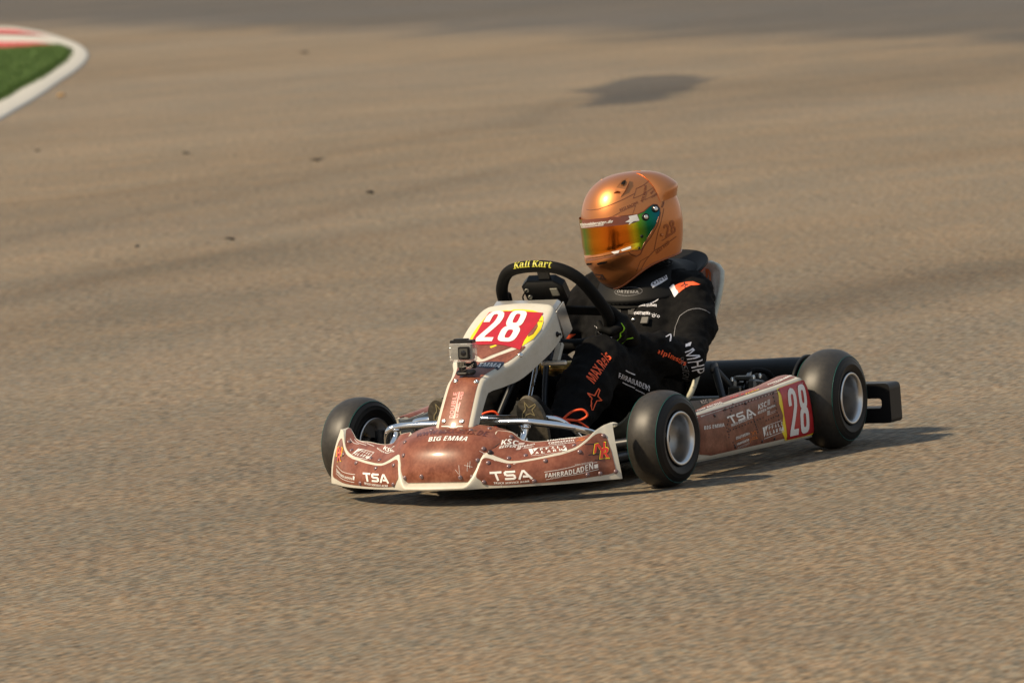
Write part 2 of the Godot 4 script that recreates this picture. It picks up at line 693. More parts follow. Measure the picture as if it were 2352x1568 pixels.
# ---------------------------------------------------------------- textures and materials
func noise_bytes(w: int, h: int, freq: float, sd: int, kind := FastNoiseLite.TYPE_SIMPLEX_SMOOTH, oct := 3, seamless := true) -> PackedByteArray:
	var n := FastNoiseLite.new()
	n.seed = sd
	n.noise_type = kind
	n.frequency = freq
	n.fractal_type = FastNoiseLite.FRACTAL_FBM if oct > 1 else FastNoiseLite.FRACTAL_NONE
	n.fractal_octaves = oct
	if kind == FastNoiseLite.TYPE_CELLULAR:
		n.cellular_return_type = FastNoiseLite.RETURN_CELL_VALUE
		n.fractal_type = FastNoiseLite.FRACTAL_NONE
	var im := n.get_seamless_image(w, h, false, false, 0.12, true) if seamless else n.get_image(w, h, false, false, true)
	im.convert(Image.FORMAT_L8)
	return im.get_data()
func stretched(w0: int, h0: int, w: int, h: int, freq: float, sd: int, oct := 3) -> PackedByteArray:
	var im := Image.create_from_data(w0, h0, false, Image.FORMAT_L8, noise_bytes(w0, h0, freq, sd, FastNoiseLite.TYPE_SIMPLEX_SMOOTH, oct))
	im.resize(w, h, Image.INTERPOLATE_CUBIC)
	return im.get_data()
func tex(w: int, h: int, rgb: PackedByteArray) -> ImageTexture:
	return ImageTexture.create_from_image(Image.create_from_data(w, h, false, Image.FORMAT_RGB8, rgb))
func spread(b: PackedByteArray) -> Array:
	# lookup that stretches the bytes to an even 0..1 range
	var hist := PackedInt32Array()
	hist.resize(256)
	for x in b:
		hist[x] += 1
	var out := []
	out.resize(256)
	var c := 0
	for i in 256:
		out[i] = (c + hist[i] * 0.5) / b.size()
		c += hist[i]
	return out
func asphalt_grain() -> ImageTexture:
	var w := 1024
	var stones := noise_bytes(w, w, 0.2, 3, FastNoiseLite.TYPE_CELLULAR)
	var big := noise_bytes(w, w, 0.085, 4, FastNoiseLite.TYPE_CELLULAR)
	var scuff := stretched(160, w, w, w, 0.17, 5, 2)
	var fine := noise_bytes(w, w, 0.3, 6, FastNoiseLite.TYPE_SIMPLEX, 2)
	var patch := noise_bytes(w, w, 0.012, 7)
	var hue := noise_bytes(w, w, 0.16, 8, FastNoiseLite.TYPE_CELLULAR)
	var ls := spread(stones)
	var lb := spread(big)
	var lc := spread(scuff)
	var lf := spread(fine)
	var lp := spread(patch)
	var lh := spread(hue)
	var out := PackedByteArray()
	out.resize(w * w * 3)
	for i in w * w:
		var t: float = 0.83 + 0.10 * (ls[stones[i]] - 0.5) + 0.07 * (lb[big[i]] - 0.5) + 0.30 * (lc[scuff[i]] - 0.5) + 0.06 * (lf[fine[i]] - 0.5) + 0.02 * (lp[patch[i]] - 0.5)
		if ls[stones[i]] > 0.94:
			t += 0.10
		elif ls[stones[i]] < 0.05:
			t -= 0.10
		var h: float = lh[hue[i]] - 0.5
		out[i * 3] = int(clampf(t * (1.0 + 0.11 * h), 0, 1) * 255)
		out[i * 3 + 1] = int(clampf(t * (1.0 - 0.01 * h), 0, 1) * 255)
		out[i * 3 + 2] = int(clampf(t * (1.0 - 0.13 * h), 0, 1) * 255)
	return tex(w, w, out)
# broad tone of the track: x from -120 to 10 m, z from -12 to 80 m
func track_tone() -> ImageTexture:
	var w := 1300
	var h := 920
	var lanes := stretched(260, h, w, h, 0.02, 11, 4)
	var blot := noise_bytes(w, h, 0.02, 12, FastNoiseLite.TYPE_SIMPLEX_SMOOTH, 4)
	var fine := stretched(650, h, w, h, 0.12, 13, 3)
	var warm := noise_bytes(w, h, 0.008, 14)
	var la := spread(lanes)
	var lb := spread(blot)
	var lf := spread(fine)
	var lw := spread(warm)
	# broad areas darkened by rubber: place, skew, half length along the kart's line, half width, strength
	var dark := [
		[on_ground(2150, 645), 0.055, 4.2, 0.9, 0.22], [on_ground(420, 620), 0.0, 3.4, 0.8, 0.22], [on_ground(120, 740), 0.0, 3.2, 0.7, 0.20], [on_ground(380, 450), 0.0, 5.0, 1.0, 0.15], [on_ground(60, 520), 0.0, 4.0, 1.2, 0.14],
		[on_ground(900, 1010), 0.0, 3.0, 0.4, 0.06], [on_ground(2200, 1010), 0.0, 1.8, 0.6, 0.08], [on_ground(2300, 150), 0.0, 9.0, 2.5, 0.16], [on_ground(700, 560), 0.0, 3.0, 0.35, 0.10], [on_ground(900, 1300), 0.0, 1.2, 0.35, 0.06], [on_ground(300, 1250), 0.0, 1.4, 0.4, 0.07]]
	# tyre marks, each a soft dark line
	var mark := PackedFloat32Array()
	mark.resize(w * h)
	for l in [[[0, 470], [300, 440], [600, 390], [900, 330], [1300, 262], 0.16, 0.11], [[250, 612], [450, 566], [700, 505], [1000, 430], [1400, 335], 0.15, 0.14], [[-100, 575], [300, 500], [620, 432], [900, 372], 0.12, 0.11], [[1780, 712], [2000, 672], [2400, 606], 0.5, 0.16], [[0, 700], [250, 640], [520, 585], [800, 520], 0.15, 0.11],
			[[900, 262], [1250, 240], [1700, 196], 0.5, 0.10], [[0, 330], [400, 305], [900, 260], 0.4, 0.08], [[1500, 480], [1900, 405], [2400, 330], 0.35, 0.08], [[2400, 745], [2100, 800], [1900, 842], 0.25, 0.08], [[0, 850], [300, 790], [600, 735], 0.22, 0.10], [[1215, 292], [1262, 262], [1300, 240], [1340, 222], 0.14, 0.16]]:
		var pts := []
		for q in l.slice(0, l.size() - 2):
			pts.append(on_ground(q[0], q[1]))
		var path := smooth_path(pts, 40)
		var rw: float = l[-2]
		for k in path.size() - 1:
			var n := maxi(1, int(path[k].distance_to(path[k + 1]) / 0.12))
			for e in n:
				var p: Vector3 = path[k].lerp(path[k + 1], float(e) / n)
				var cx := (p.x + 120.0) * 10.0
				var cy := (p.z + 12.0) * 10.0
				var r := int(rw * 20.0) + 1
				for yy in range(maxi(0, int(cy) - r), mini(h, int(cy) + r + 1)):
					for xx in range(maxi(0, int(cx) - r), mini(w, int(cx) + r + 1)):
						var g: float = exp(-((xx - cx) * (xx - cx) + (yy - cy) * (yy - cy)) / (rw * rw * 100.0)) * l[-1]
						if g > mark[yy * w + xx]:
							mark[yy * w + xx] = g
	# outline of a repaired patch of darker tar
	var pp := PackedVector2Array()
	var plo := Vector2(1e9, 1e9)
	var phi := -plo
	for q in [[390, 430], [470, 350], [590, 215], [640, 170], [900, 115], [1250, 95], [1550, 85], [1850, 120], [1930, 190], [1850, 270], [1700, 345], [1480, 415], [1100, 450], [750, 470], [520, 465]]:
		var g := on_ground(2200 / 1.7415 + q[0] * 0.1709, 280 / 1.7415 + q[1] * 0.1709)
		pp.append(Vector2(g.x, g.z))
		plo = plo.min(pp[-1])
		phi = phi.max(pp[-1])
	var out := PackedByteArray()
	out.resize(w * h * 3)
	for y in h:
		var z := -12.0 + 92.0 * (y + 0.5) / h
		for x in w:
			var i := y * w + x
			var t: float = 1.0 + 0.12 * (la[lanes[i]] - 0.5) + 0.10 * (lb[blot[i]] - 0.5) + 0.09 * (lf[fine[i]] - 0.5)
			var gx := -120.0 + 130.0 * (x + 0.5) / w
			if gx > -60.0:
				for e in dark:
					var dx: float = (gx - e[0].x) / e[2]
					var dz: float = (z - e[0].z + dx * e[1]) / e[3]
					var r := dx * dx + dz * dz
					if r < 4.0:
						t -= e[4] * exp(-r * 1.4) * (0.6 + 0.8 * lb[blot[i]])
			var k: float = lw[warm[i]] - 0.5
			var g: float = (lf[fine[i]] - 0.5) * 0.06
			# the strip of track running across the back is older, greyer tar; dust thins out over its edge
			var q: float = 0.66 * gx + 0.75 * z + 13.4 + 1.3 * (lb[blot[i]] - 0.5) + 0.5 * (lf[fine[i]] - 0.5)
			var old := smoothstep(1.3, -1.3, q) * smoothstep(-11.5, -9.5, q)
			if gx > plo.x - 0.5 and gx < phi.x + 0.5 and z > plo.y - 0.5 and z < phi.y + 0.5:
				if Geometry2D.is_point_in_polygon(Vector2(gx + 0.7 * (lb[blot[i]] - 0.5), z + 0.25 * (lf[fine[i]] - 0.5)), pp):
					old = 1.0
					t *= 0.86
			t -= mark[i] * (0.5 + lf[fine[i]])
			# worn, dusty tar: linear base colour
			var r0 := lerpf(0.268, 0.138, old)
			var g0 := lerpf(0.214, 0.124, old)
			var b0 := lerpf(0.153, 0.110, old)
			var c := Color(r0 * t * (1.0 + 0.05 * k + g), g0 * t, b0 * t * (1.0 - 0.08 * k - g)).linear_to_srgb()
			out[i * 3] = int(clampf(c.r, 0, 1) * 255)
			out[i * 3 + 1] = int(clampf(c.g, 0, 1) * 255)
			out[i * 3 + 2] = int(clampf(c.b, 0, 1) * 255)
	return tex(w, h, out)
func mottled(called: String, a: Color, b: Color, c: Color, rough: float, scale: float, coat := 0.0, sd := 20) -> StandardMaterial3D:
	# three linear colours mixed by coarse and fine noise, laid on by the object's own axes
	var w := 512
	var n1 := noise_bytes(w, w, 0.012, sd, FastNoiseLite.TYPE_SIMPLEX_SMOOTH, 5)
	var n2 := noise_bytes(w, w, 0.06, sd + 1, FastNoiseLite.TYPE_SIMPLEX_SMOOTH, 4)
	var l1 := spread(n1)
	var l2 := spread(n2)
	var out := PackedByteArray()
	out.resize(w * w * 3)
	for i in w * w:
		var t: float = l1[n1[i]] * 0.65 + l2[n2[i]] * 0.35
		var col := (a.lerp(b, t * 2.0) if t < 0.5 else b.lerp(c, t * 2.0 - 1.0)).linear_to_srgb()
		out[i * 3] = int(col.r * 255)
		out[i * 3 + 1] = int(col.g * 255)
		out[i * 3 + 2] = int(col.b * 255)
	var m := mat(called, Color.WHITE, rough, 0.0, coat)
	m.albedo_texture = tex(w, w, out)
	m.uv1_triplanar = true
	m.uv1_scale = Vector3.ONE * scale
	return m
func materials():
	mottled("wrap", Color(0.115, 0.036, 0.021), Color(0.195, 0.066, 0.040), Color(0.275, 0.108, 0.068), 0.36, 3.0, 0.2)
	M.wrap.metallic_specular = 0.35
	mottled("cream", Color(0.50, 0.475, 0.40), Color(0.54, 0.515, 0.445), Color(0.575, 0.555, 0.49), 0.42, 2.0, 0.0, 30)
	mottled("tread", Color(0.016, 0.0145, 0.0125), Color(0.024, 0.0215, 0.018), Color(0.034, 0.030, 0.025), 0.48, 9.0, 0.0, 40)
	mottled("sole", Color(0.05, 0.042, 0.03), Color(0.095, 0.081, 0.058), Color(0.15, 0.128, 0.094), 0.8, 9.0, 0.0, 44)
	mottled("fibreglass", Color(0.36, 0.35, 0.27), Color(0.45, 0.44, 0.35), Color(0.53, 0.52, 0.43), 0.42, 3.0, 0.2, 48)
	mottled("red_vinyl", Color(0.36, 0.006, 0.012), Color(0.41, 0.008, 0.015), Color(0.46, 0.012, 0.02), 0.38, 4.0, 0.2, 52)
	var suit := mottled("suit", Color(0.0045, 0.0045, 0.005), Color(0.007, 0.007, 0.0073), Color(0.011, 0.0108, 0.0108), 0.85, 6.0, 0.0, 56)
	suit.metallic_specular = 0.2
	mat("rubber", lin(0.007, 0.007, 0.0075), 0.45)
	M.rubber.metallic_specular = 0.35
	mat("green_line", lin(0.002, 0.085, 0.075), 0.5)
	mat("alloy", lin(0.62, 0.62, 0.62), 0.32, 1.0)
	mat("chrome", lin(0.82, 0.83, 0.85), 0.06, 1.0)
	mat("steel", lin(0.16, 0.16, 0.155), 0.4, 1.0)
	mat("satin_foil", lin(0.72, 0.71, 0.68), 0.32, 0.8)
	mat("brass", lin(0.5, 0.34, 0.12), 0.3, 1.0)
	mat("black_plastic", lin(0.008, 0.008, 0.0085), 0.42)
	M.black_plastic.metallic_specular = 0.35
	mat("black_matt", lin(0.0055, 0.0055, 0.0055), 0.7)
	M.black_matt.metallic_specular = 0.25
	mat("dark_frame", lin(0.016, 0.018, 0.022), 0.4, 0.1)
	mat("white_vinyl", lin(0.76, 0.75, 0.73), 0.45, 0.0, 0.1)
	mat("grey_vinyl", lin(0.5, 0.42, 0.4), 0.4, 0.0, 0.3)
	mat("pink_vinyl", lin(0.75, 0.27, 0.25), 0.35, 0.0, 0.4)
	mat("dark_brown_vinyl", lin(0.10, 0.022, 0.016), 0.35, 0.0, 0.4)
	mat("yellow_vinyl", lin(0.85, 0.64, 0.01), 0.35, 0.0, 0.3)
	mat("orange_vinyl", lin(0.55, 0.14, 0.02), 0.4)
	mat("logo_red", lin(0.6, 0.03, 0.012), 0.35, 0.0, 0.3)
	mat("black_vinyl", lin(0.012, 0.011, 0.012), 0.4)
	mat("navy_vinyl", lin(0.014, 0.02, 0.04), 0.4)
	mat("rivet", lin(0.19, 0.13, 0.14), 0.22, 0.3)
	mat("rivet_dark", lin(0.03, 0.02, 0.022), 0.3, 0.2)
	mat("neon_orange", lin(0.85, 0.10, 0.02), 0.6)
	mat("white_print", lin(0.72, 0.72, 0.78), 0.6)
	mat("grey_print", lin(0.16, 0.16, 0.17), 0.6)
	mat("neon_green", lin(0.28, 0.7, 0.02), 0.55)
	mat("dull_yellow", lin(0.42, 0.40, 0.03), 0.5)
	mat("sole_line", lin(0.45, 0.38, 0.2), 0.6)
	mat("buckle", lin(0.016, 0.0155, 0.015), 0.5)
	mat("helmet_paint", lin(0.58, 0.215, 0.068), 0.40, 0.86, 0.5)
	mat("helmet_tone", lin(0.34, 0.10, 0.03), 0.4, 0.6, 0.5)
	mat("helmet_line", lin(0.18, 0.055, 0.022), 0.35, 0.5, 0.5)
	mat("helmet_dark", lin(0.03, 0.012, 0.008), 0.5)
	mat("silver_screw", lin(0.7, 0.68, 0.64), 0.25, 1.0)
	mat("clear_shell", lin(0.8, 0.8, 0.78), 0.08)
	M.clear_shell.transparency = BaseMaterial3D.TRANSPARENCY_ALPHA
	M.clear_shell.albedo_color.a = 0.22
	mat("camera_grey", lin(0.16, 0.155, 0.14), 0.35, 0.4)
	mat("lens_glass", lin(0.01, 0.01, 0.012), 0.08)
	mat("screen_grey", lin(0.06, 0.06, 0.055), 0.2)
	mat("amber_plate", lin(0.25, 0.24, 0.2), 0.3)
	mat("brake_disc", lin(0.3, 0.3, 0.3), 0.3, 1.0)
	mat("lace", lin(0.85, 0.09, 0.02), 0.6)
	mat("kerb_white", lin(0.50, 0.485, 0.44), 0.8)
	mat("kerb_red", lin(0.5, 0.06, 0.06), 0.8)
	mat("leaf", lin(0.6, 0.38, 0.15), 0.7)
	var visor := mat("visor", Color.WHITE, 0.19, 1.0)
	# mirror coating: its tint runs from lime at the middle of the face through orange to green and teal at the hinge
	var im := Image.create(256, 4, false, Image.FORMAT_RGB8)
	var keys := [[0.0, Color(0.22, 0.5, 0.03)], [0.18, Color(0.85, 0.30, 0.02)], [0.42, Color(0.95, 0.20, 0.02)], [0.58, Color(0.92, 0.26, 0.02)], [0.66, Color(0.75, 0.6, 0.03)], [0.73, Color(0.16, 0.36, 0.02)], [0.84, Color(0.01, 0.16, 0.07)], [1.0, Color(0.01, 0.10, 0.14)]]
	for x in 256:
		var t := x / 255.0
		var c: Color = keys[-1][1]
		for i in range(1, keys.size()):
			if t <= keys[i][0]:
				c = keys[i - 1][1].lerp(keys[i][1], (t - keys[i - 1][0]) / (keys[i][0] - keys[i - 1][0]))
				break
		for y in 4:
			im.set_pixel(x, y, c.linear_to_srgb())
	visor.albedo_texture = ImageTexture.create_from_image(im)

# ---------------------------------------------------------------- camera, sky, sun
func camera_and_light():
	var cam := Camera3D.new()
	cam.name = "camera"
	cam.transform = Transform3D(Basis(cr, cu, -cf), CAM)
	cam.fov = rad_to_deg(2.0 * atan(784.0 / FPX))
	cam.near = 0.5
	cam.far = 4000.0
	var at := CameraAttributesPhysical.new()
	at.frustum_focal_length = 12.0 * FPX / 784.0
	at.frustum_focus_distance = 17.3
	at.frustum_near = 0.5
	at.frustum_far = 4000.0
	at.exposure_aperture = 10.0
	cam.attributes = at
	cam.fov = rad_to_deg(2.0 * atan(784.0 / FPX))
	add_child(cam)
	cam.current = true
	var sky := ProceduralSkyMaterial.new()
	sky.sky_top_color = Color(0.50, 0.56, 0.63)
	sky.sky_horizon_color = Color(0.80, 0.78, 0.73)
	sky.sky_curve = 0.18
	sky.ground_horizon_color = Color(0.5, 0.46, 0.4)
	sky.ground_bottom_color = Color(0.3, 0.27, 0.22)
	sky.sun_angle_max = 0.0
	var e := Environment.new()
	e.background_mode = Environment.BG_SKY
	e.sky = Sky.new()
	e.sky.sky_material = sky
	e.background_energy_multiplier = 0.9
	e.tonemap_mode = Environment.TONE_MAPPER_LINEAR
	e.tonemap_exposure = 1.45
	e.sdfgi_enabled = true
	e.ssao_enabled = true
	e.ssil_enabled = true
	var we := WorldEnvironment.new()
	we.name = "world_environment"
	we.environment = e
	add_child(we)
	var sun := DirectionalLight3D.new()
	sun.name = "sun"
	sun.light_color = Color(1.0, 0.91, 0.77)
	sun.light_energy = 1.38
	sun.light_angular_distance = 2.4
	sun.shadow_enabled = true
	add_child(sun)
	sun.look_at_from_position(Vector3(0.60, 0.71, 0.47) * 20.0, Vector3.ZERO)

# ---------------------------------------------------------------- the track
func sheet(called: String, outline: Array, y: float, m: Material) -> MeshInstance3D:
	var b := MB.new()
	var pl := PackedVector2Array()
	for p in outline:
		pl.append(Vector2(p.x, p.z))
	var ti := Geometry2D.triangulate_polygon(pl)
	for p in pl:
		b.add(Vector3(p.x, y, p.y), Vector3.UP)
		b.uv.append(Vector2((p.x + 120.0) / 130.0, (p.y + 12.0) / 92.0))
		b.uv2.append(p / 2.6)
	for i in range(0, ti.size(), 3):
		b.tri(ti[i], ti[i + 1], ti[i + 2])
	return structure(called, b, m)
func track():
	var grain := asphalt_grain()
	var asphalt := mat("asphalt", Color.WHITE, 0.85)
	asphalt.albedo_texture = track_tone()
	asphalt.detail_enabled = true
	asphalt.detail_albedo = grain
	asphalt.detail_blend_mode = BaseMaterial3D.BLEND_MODE_MUL
	asphalt.detail_uv_layer = BaseMaterial3D.DETAIL_UV_2
	asphalt.metallic_specular = 0.3
	sheet("track", [Vector3(-1500, 0, -1500), Vector3(1500, 0, -1500), Vector3(1500, 0, 1500), Vector3(-1500, 0, 1500)], 0.0, asphalt)
	var rng := RandomNumberGenerator.new()
	# kerb round the grass island
	var outer := []
	for q in [[-500, 52], [-250, 55], [0, 62], [50, 66], [100, 75], [150, 90], [185, 105], [203, 124], [196, 143], [175, 163], [140, 187], [90, 222], [40, 252], [0, 276], [-250, 420], [-500, 560]]:
		outer.append(on_ground(q[0], q[1]))
	var inner := []
	for q in [[-500, 120], [-250, 122], [0, 127], [40, 125], [80, 122], [110, 120], [138, 121], [152, 128], [150, 141], [136, 156], [108, 177], [66, 202], [25, 224], [0, 239], [-250, 370], [-500, 500]]:
		inner.append(on_ground(q[0], q[1]))
	var oo := smooth_path(outer, 5)
	var ii := smooth_path(inner, 5)
	var kb := MB.new()
	var rows := []
	for i in oo.size():
		var dir: Vector3 = (ii[i] - oo[i])
		rows.append([oo[i] - Vector3(0, 0.05, 0), oo[i] + Vector3(0, 0.006, 0), oo[i] + dir * 0.10 + Vector3(0, 0.02, 0), oo[i] + dir * 0.5 + Vector3(0, 0.05, 0), oo[i] + dir * 0.97 + Vector3(0, 0.06, 0), ii[i] + Vector3(0, 0.05, 0), ii[i] - Vector3(0, 0.05, 0)])
	kb.grid(rows, false, false, Vector3(-60, -60, 35))
	var kerb := structure("kerb", kb, M.kerb_white)
	for band in [[0.28, 0.44, 0, 24], [0.74, 0.96, 0, 33]]:
		var sb := MB.new()
		var rr := []
		for i in range(band[2], band[3]):
			var dir: Vector3 = ii[i] - oo[i]
			var tp: float = clampf((band[3] - 1 - i) / 10.0, 0.08, 1.0)
			var mid: float = (band[0] + band[1]) * 0.5
			var hw: float = (band[1] - band[0]) * 0.5 * tp
			rr.append([oo[i] + dir * (mid - hw) + Vector3(0, 0.066, 0), oo[i] + dir * (mid + hw) + Vector3(0, 0.068, 0)])
		sb.grid(rr, false, false, Vector3(-60, -60, 35))
		part(kerb, "red_band", sb, M.kerb_red)
	# grass island
	var gm := mottled("grass", Color(0.035, 0.075, 0.012), Color(0.06, 0.125, 0.018), Color(0.10, 0.17, 0.03), 0.9, 0.35, 0.0, 60)
	gm.uv1_world_triplanar = true
	var g := sheet("grass_ground", ii, 0.02, gm)
	g.name = "grass_ground"
	var blade := MB.new()
	rng.seed = 9
	for k in 9:
		var a := rng.randf() * TAU
		var p := Vector3(rng.randf_range(-0.05, 0.05), 0, rng.randf_range(-0.05, 0.05))
		var s := Vector3(cos(a), 0, sin(a)) * 0.006
		var lean := Vector3(rng.randf_range(-0.03, 0.03), rng.randf_range(0.045, 0.09), rng.randf_range(-0.03, 0.03))
		var nn := Vector3(-sin(a), 0.7, cos(a)).normalized()
		blade.flat([p - s, p + s, p + lean], nn)
	var mm := MultiMesh.new()
	mm.transform_format = MultiMesh.TRANSFORM_3D
	mm.use_colors = true
	mm.mesh = blade.mesh()
	var spots := []
	var pl := PackedVector2Array()
	for p in ii:
		pl.append(Vector2(p.x, p.z))
	var tries := 0
	while spots.size() < 26000 and tries < 200000:
		tries += 1
		var q := Vector2(rng.randf_range(-90, 190), rng.randf_range(115, 262))
		var w := on_ground(q.x, q.y)
		if Geometry2D.is_point_in_polygon(Vector2(w.x, w.z), pl):
			spots.append(w)
	mm.instance_count = spots.size()
	for i in spots.size():
		mm.set_instance_transform(i, Transform3D(Basis(Vector3.UP, rng.randf() * TAU).scaled(Vector3.ONE * rng.randf_range(0.8, 1.5)), spots[i] + Vector3(0, 0.018, 0)))
		var k := rng.randf()
		mm.set_instance_color(i, Color(0.045 + 0.05 * k, 0.10 + 0.08 * k, 0.012 + 0.02 * k))
	var gb := MultiMeshInstance3D.new()
	gb.name = "grass"
	gb.multimesh = mm
	var bm := mat("grass_blade", Color.WHITE, 0.7)
	bm.vertex_color_use_as_albedo = true
	gb.material_override = bm
	add_child(gb)
	gb.set_meta("kind", "stuff")
	tag(gb, "short green grass inside the white kerb", "grass")
	# crumbs of tyre rubber lying on the track
	var spots2 := [[85, 348, 0.030, "crumb of black tyre rubber near the foot of the grass island kerb"], [428, 354, 0.034, "crumb of black tyre rubber on the track halfway between kerb and dark repaired patch"], [728, 370, 0.040, "crumb of black tyre rubber on a faint skid mark below the dark repaired patch"],
		[700, 123, 0.06, "crumb of black tyre rubber in front of the dark far strip of track"], [850, 445, 0.042, "largest crumb of black tyre rubber, lying alone ahead of the kart's steering wheel"], [530, 552, 0.034, "long thin crumb of black tyre rubber beside the kart's line"], [315, 568, 0.024, "smallest crumb of black tyre rubber, beside a dull rubber smear"]]
	for s in spots2:
		var b := MB.new()
		var pts := []
		var rad := []
		for k in 7:
			var t := k / 6.0 - 0.5
			pts.append(Vector3(t * 2.0 * s[2], s[2] * 0.14 + 0.12 * s[2] * sin(k * 1.7), s[2] * 0.35 * sin(k * 1.1 + s[0])))
			rad.append(s[2] * 0.16 * (1.0 - 1.7 * absf(t)) + s[2] * 0.05)
		b.tube(pts, rad, 7)
		var o := part(self, "rubber_crumb", b, M.rubber)
		var w := on_ground(s[0], s[1])
		o.position = w + Vector3(0, 0.004, 0)
		o.rotation.y = s[0] * 0.37
		tag(o, s[3], "rubber crumb", "crumbs of tyre rubber on the track")
	var lb := MB.new()
	var lrow := []
	for j in 5:
		var row := []
		for i in 5:
			var t := i / 4.0 - 0.5
			var wd := 0.035 * (1.0 - pow(absf(j / 4.0 - 0.5) * 2.0, 2.0)) + 0.003
			row.append(Vector3((j / 4.0 - 0.5) * 0.13, 0.012 + 0.02 * pow(absf(t) * 2.0, 2.0) + 0.008 * sin(j * 1.3), t * 2.0 * wd))
		lrow.append(row)
	lb.shell(lrow, 0.0012, Vector3(0, -1, 0))
	var lf := part(self, "dry_leaf", lb, M.leaf)
	lf.position = on_ground(140, 224)
	tag(lf, "single dry pale leaf on the track beside the white kerb", "leaf")

# ---------------------------------------------------------------- the kart: x forward, y up, z to the driver's right
const WT := [0.0, 0.12, 0.22, 0.33, 0.39, 0.435]
const WX := [1.415, 1.395, 1.365, 1.30, 1.24, 1.18]
func wing_point(side: float, u: float, v: float) -> Vector3:
	# v 0..1 lower face, 1..2 sloping upper face, below 0 the lip underneath
	var t := lerpf(0.095, 0.435, clampf(u, -0.2795, 1.06))
	var yc: float = curve(t, [0.095, 0.132, 0.16, 0.19, 0.235, 0.31, 0.345, 0.37, 0.39, 0.415, 0.435], [0.130, 0.130, 0.118, 0.109, 0.112, 0.124, 0.136, 0.155, 0.174, 0.187, 0.188])
	var yt: float = curve(t, [0.095, 0.165, 0.19, 0.225, 0.29, 0.35, 0.395, 0.42, 0.435], [0.190, 0.182, 0.160, 0.153, 0.157, 0.162, 0.182, 0.190, 0.186])
	var dep := table(t, [0.095, 0.3, 0.38, 0.435], [0.08, 0.08, 0.055, 0.03])
	var xb := table(t, WT, WX)
	# soften the kinks of the plan outline
	xb = (xb + table(absf(t - 0.03), WT, WX) + table(t + 0.03, WT, WX)) / 3.0
	xb += 0.022 * (1.0 - smoothstep(0.08, 0.14, t))
	if t < 0.13:
		yc = lerpf(0.061, yc, smoothstep(0.085, 0.13, t))
		yt = lerpf(0.080, yt, smoothstep(0.085, 0.13, t))
	var x := xb
	var y := 0.045
	if v < 0.0:
		x = xb + v * 0.12
		y = 0.045 + absf(v) * 0.01
	elif v <= 1.0:
		y = lerpf(0.045, yc, v)
		x = xb - 0.018 * v * v + 0.006 * sin(v * PI)
	else:
		var k := v - 1.0
		y = lerpf(yc, yt, pow(k, 0.9))
		x = xb - 0.018 - dep * k
	var tip := 0.0
	if t > 0.33:
		tip = (t - 0.33) / 0.105
	var z := t - 0.028 * tip * pow(clampf((y - 0.045) / 0.14, 0.0, 1.0), 1.5)
	return Vector3(x, y, z * side)
func hump_point(u: float, v: float) -> Vector3:
	var p: Vector2 = curve(v, [-0.12, 0.0, 0.12, 0.32, 0.58, 0.8, 1.0], [Vector2(1.37, 0.05), Vector2(1.402, 0.055), Vector2(1.414, 0.075), Vector2(1.413, 0.108), Vector2(1.394, 0.150), Vector2(1.352, 0.184), Vector2(1.27, 0.204)])
	var w := lerpf(0.119, 0.163, smoothstep(0.40, 1.0, v))
	var e := pow(absf(u), 6.0)
	return Vector3(p.x - 0.013 * u * u - 0.012 * e, p.y - u * u * 0.022 * maxf(v, 0.0) - 0.012 * e * maxf(v, 0.0), -u * w)
const NV := [0.0, 0.12, 0.30, 0.38, 0.5, 0.6, 0.8, 0.94, 0.985, 1.0]
func nose_spine(v: float) -> Vector2:
	return curve(v, NV, [Vector2(1.302, 0.186), Vector2(1.282, 0.222), Vector2(1.226, 0.300), Vector2(1.193, 0.322), Vector2(1.138, 0.342), Vector2(1.095, 0.362), Vector2(0.985, 0.424), Vector2(0.896, 0.474), Vector2(0.866, 0.483), Vector2(0.852, 0.478)])
func nose_point(u: float, v: float) -> Vector3:
	var vv := clampf(v, 0.0, 1.0)
	var s := nose_spine(vv)
	var t := (nose_spine(minf(vv + 0.012, 1.0)) - nose_spine(maxf(vv - 0.012, 0.0))).normalized()
	var nn := Vector2(-t.y, t.x)
	if nn.y < 0.0:
		nn = -nn
	var hw: float = curve(vv, NV, [0.047, 0.047, 0.045, 0.047, 0.068, 0.090, 0.110, 0.104, 0.082, 0.056])
	var dp: float = curve(vv, NV, [0.03, 0.032, 0.04, 0.045, 0.055, 0.062, 0.075, 0.085, 0.085, 0.08])
	var lat := 0.0
	var off := 0.0
	var a := absf(u)
	if a <= 0.68:
		var k := u / 0.68
		lat = hw * k
		off = 0.006 * (1.0 - k * k)
	else:
		var q := (a - 0.68) / 0.32
		lat = signf(u) * (hw + 0.009 * sin(minf(q / 0.35, 1.0) * PI * 0.5))
		off = -dp * (q * q * 0.55 + q * 0.45) * 1.0
	s += nn * off
	return Vector3(s.x, s.y, -lat)
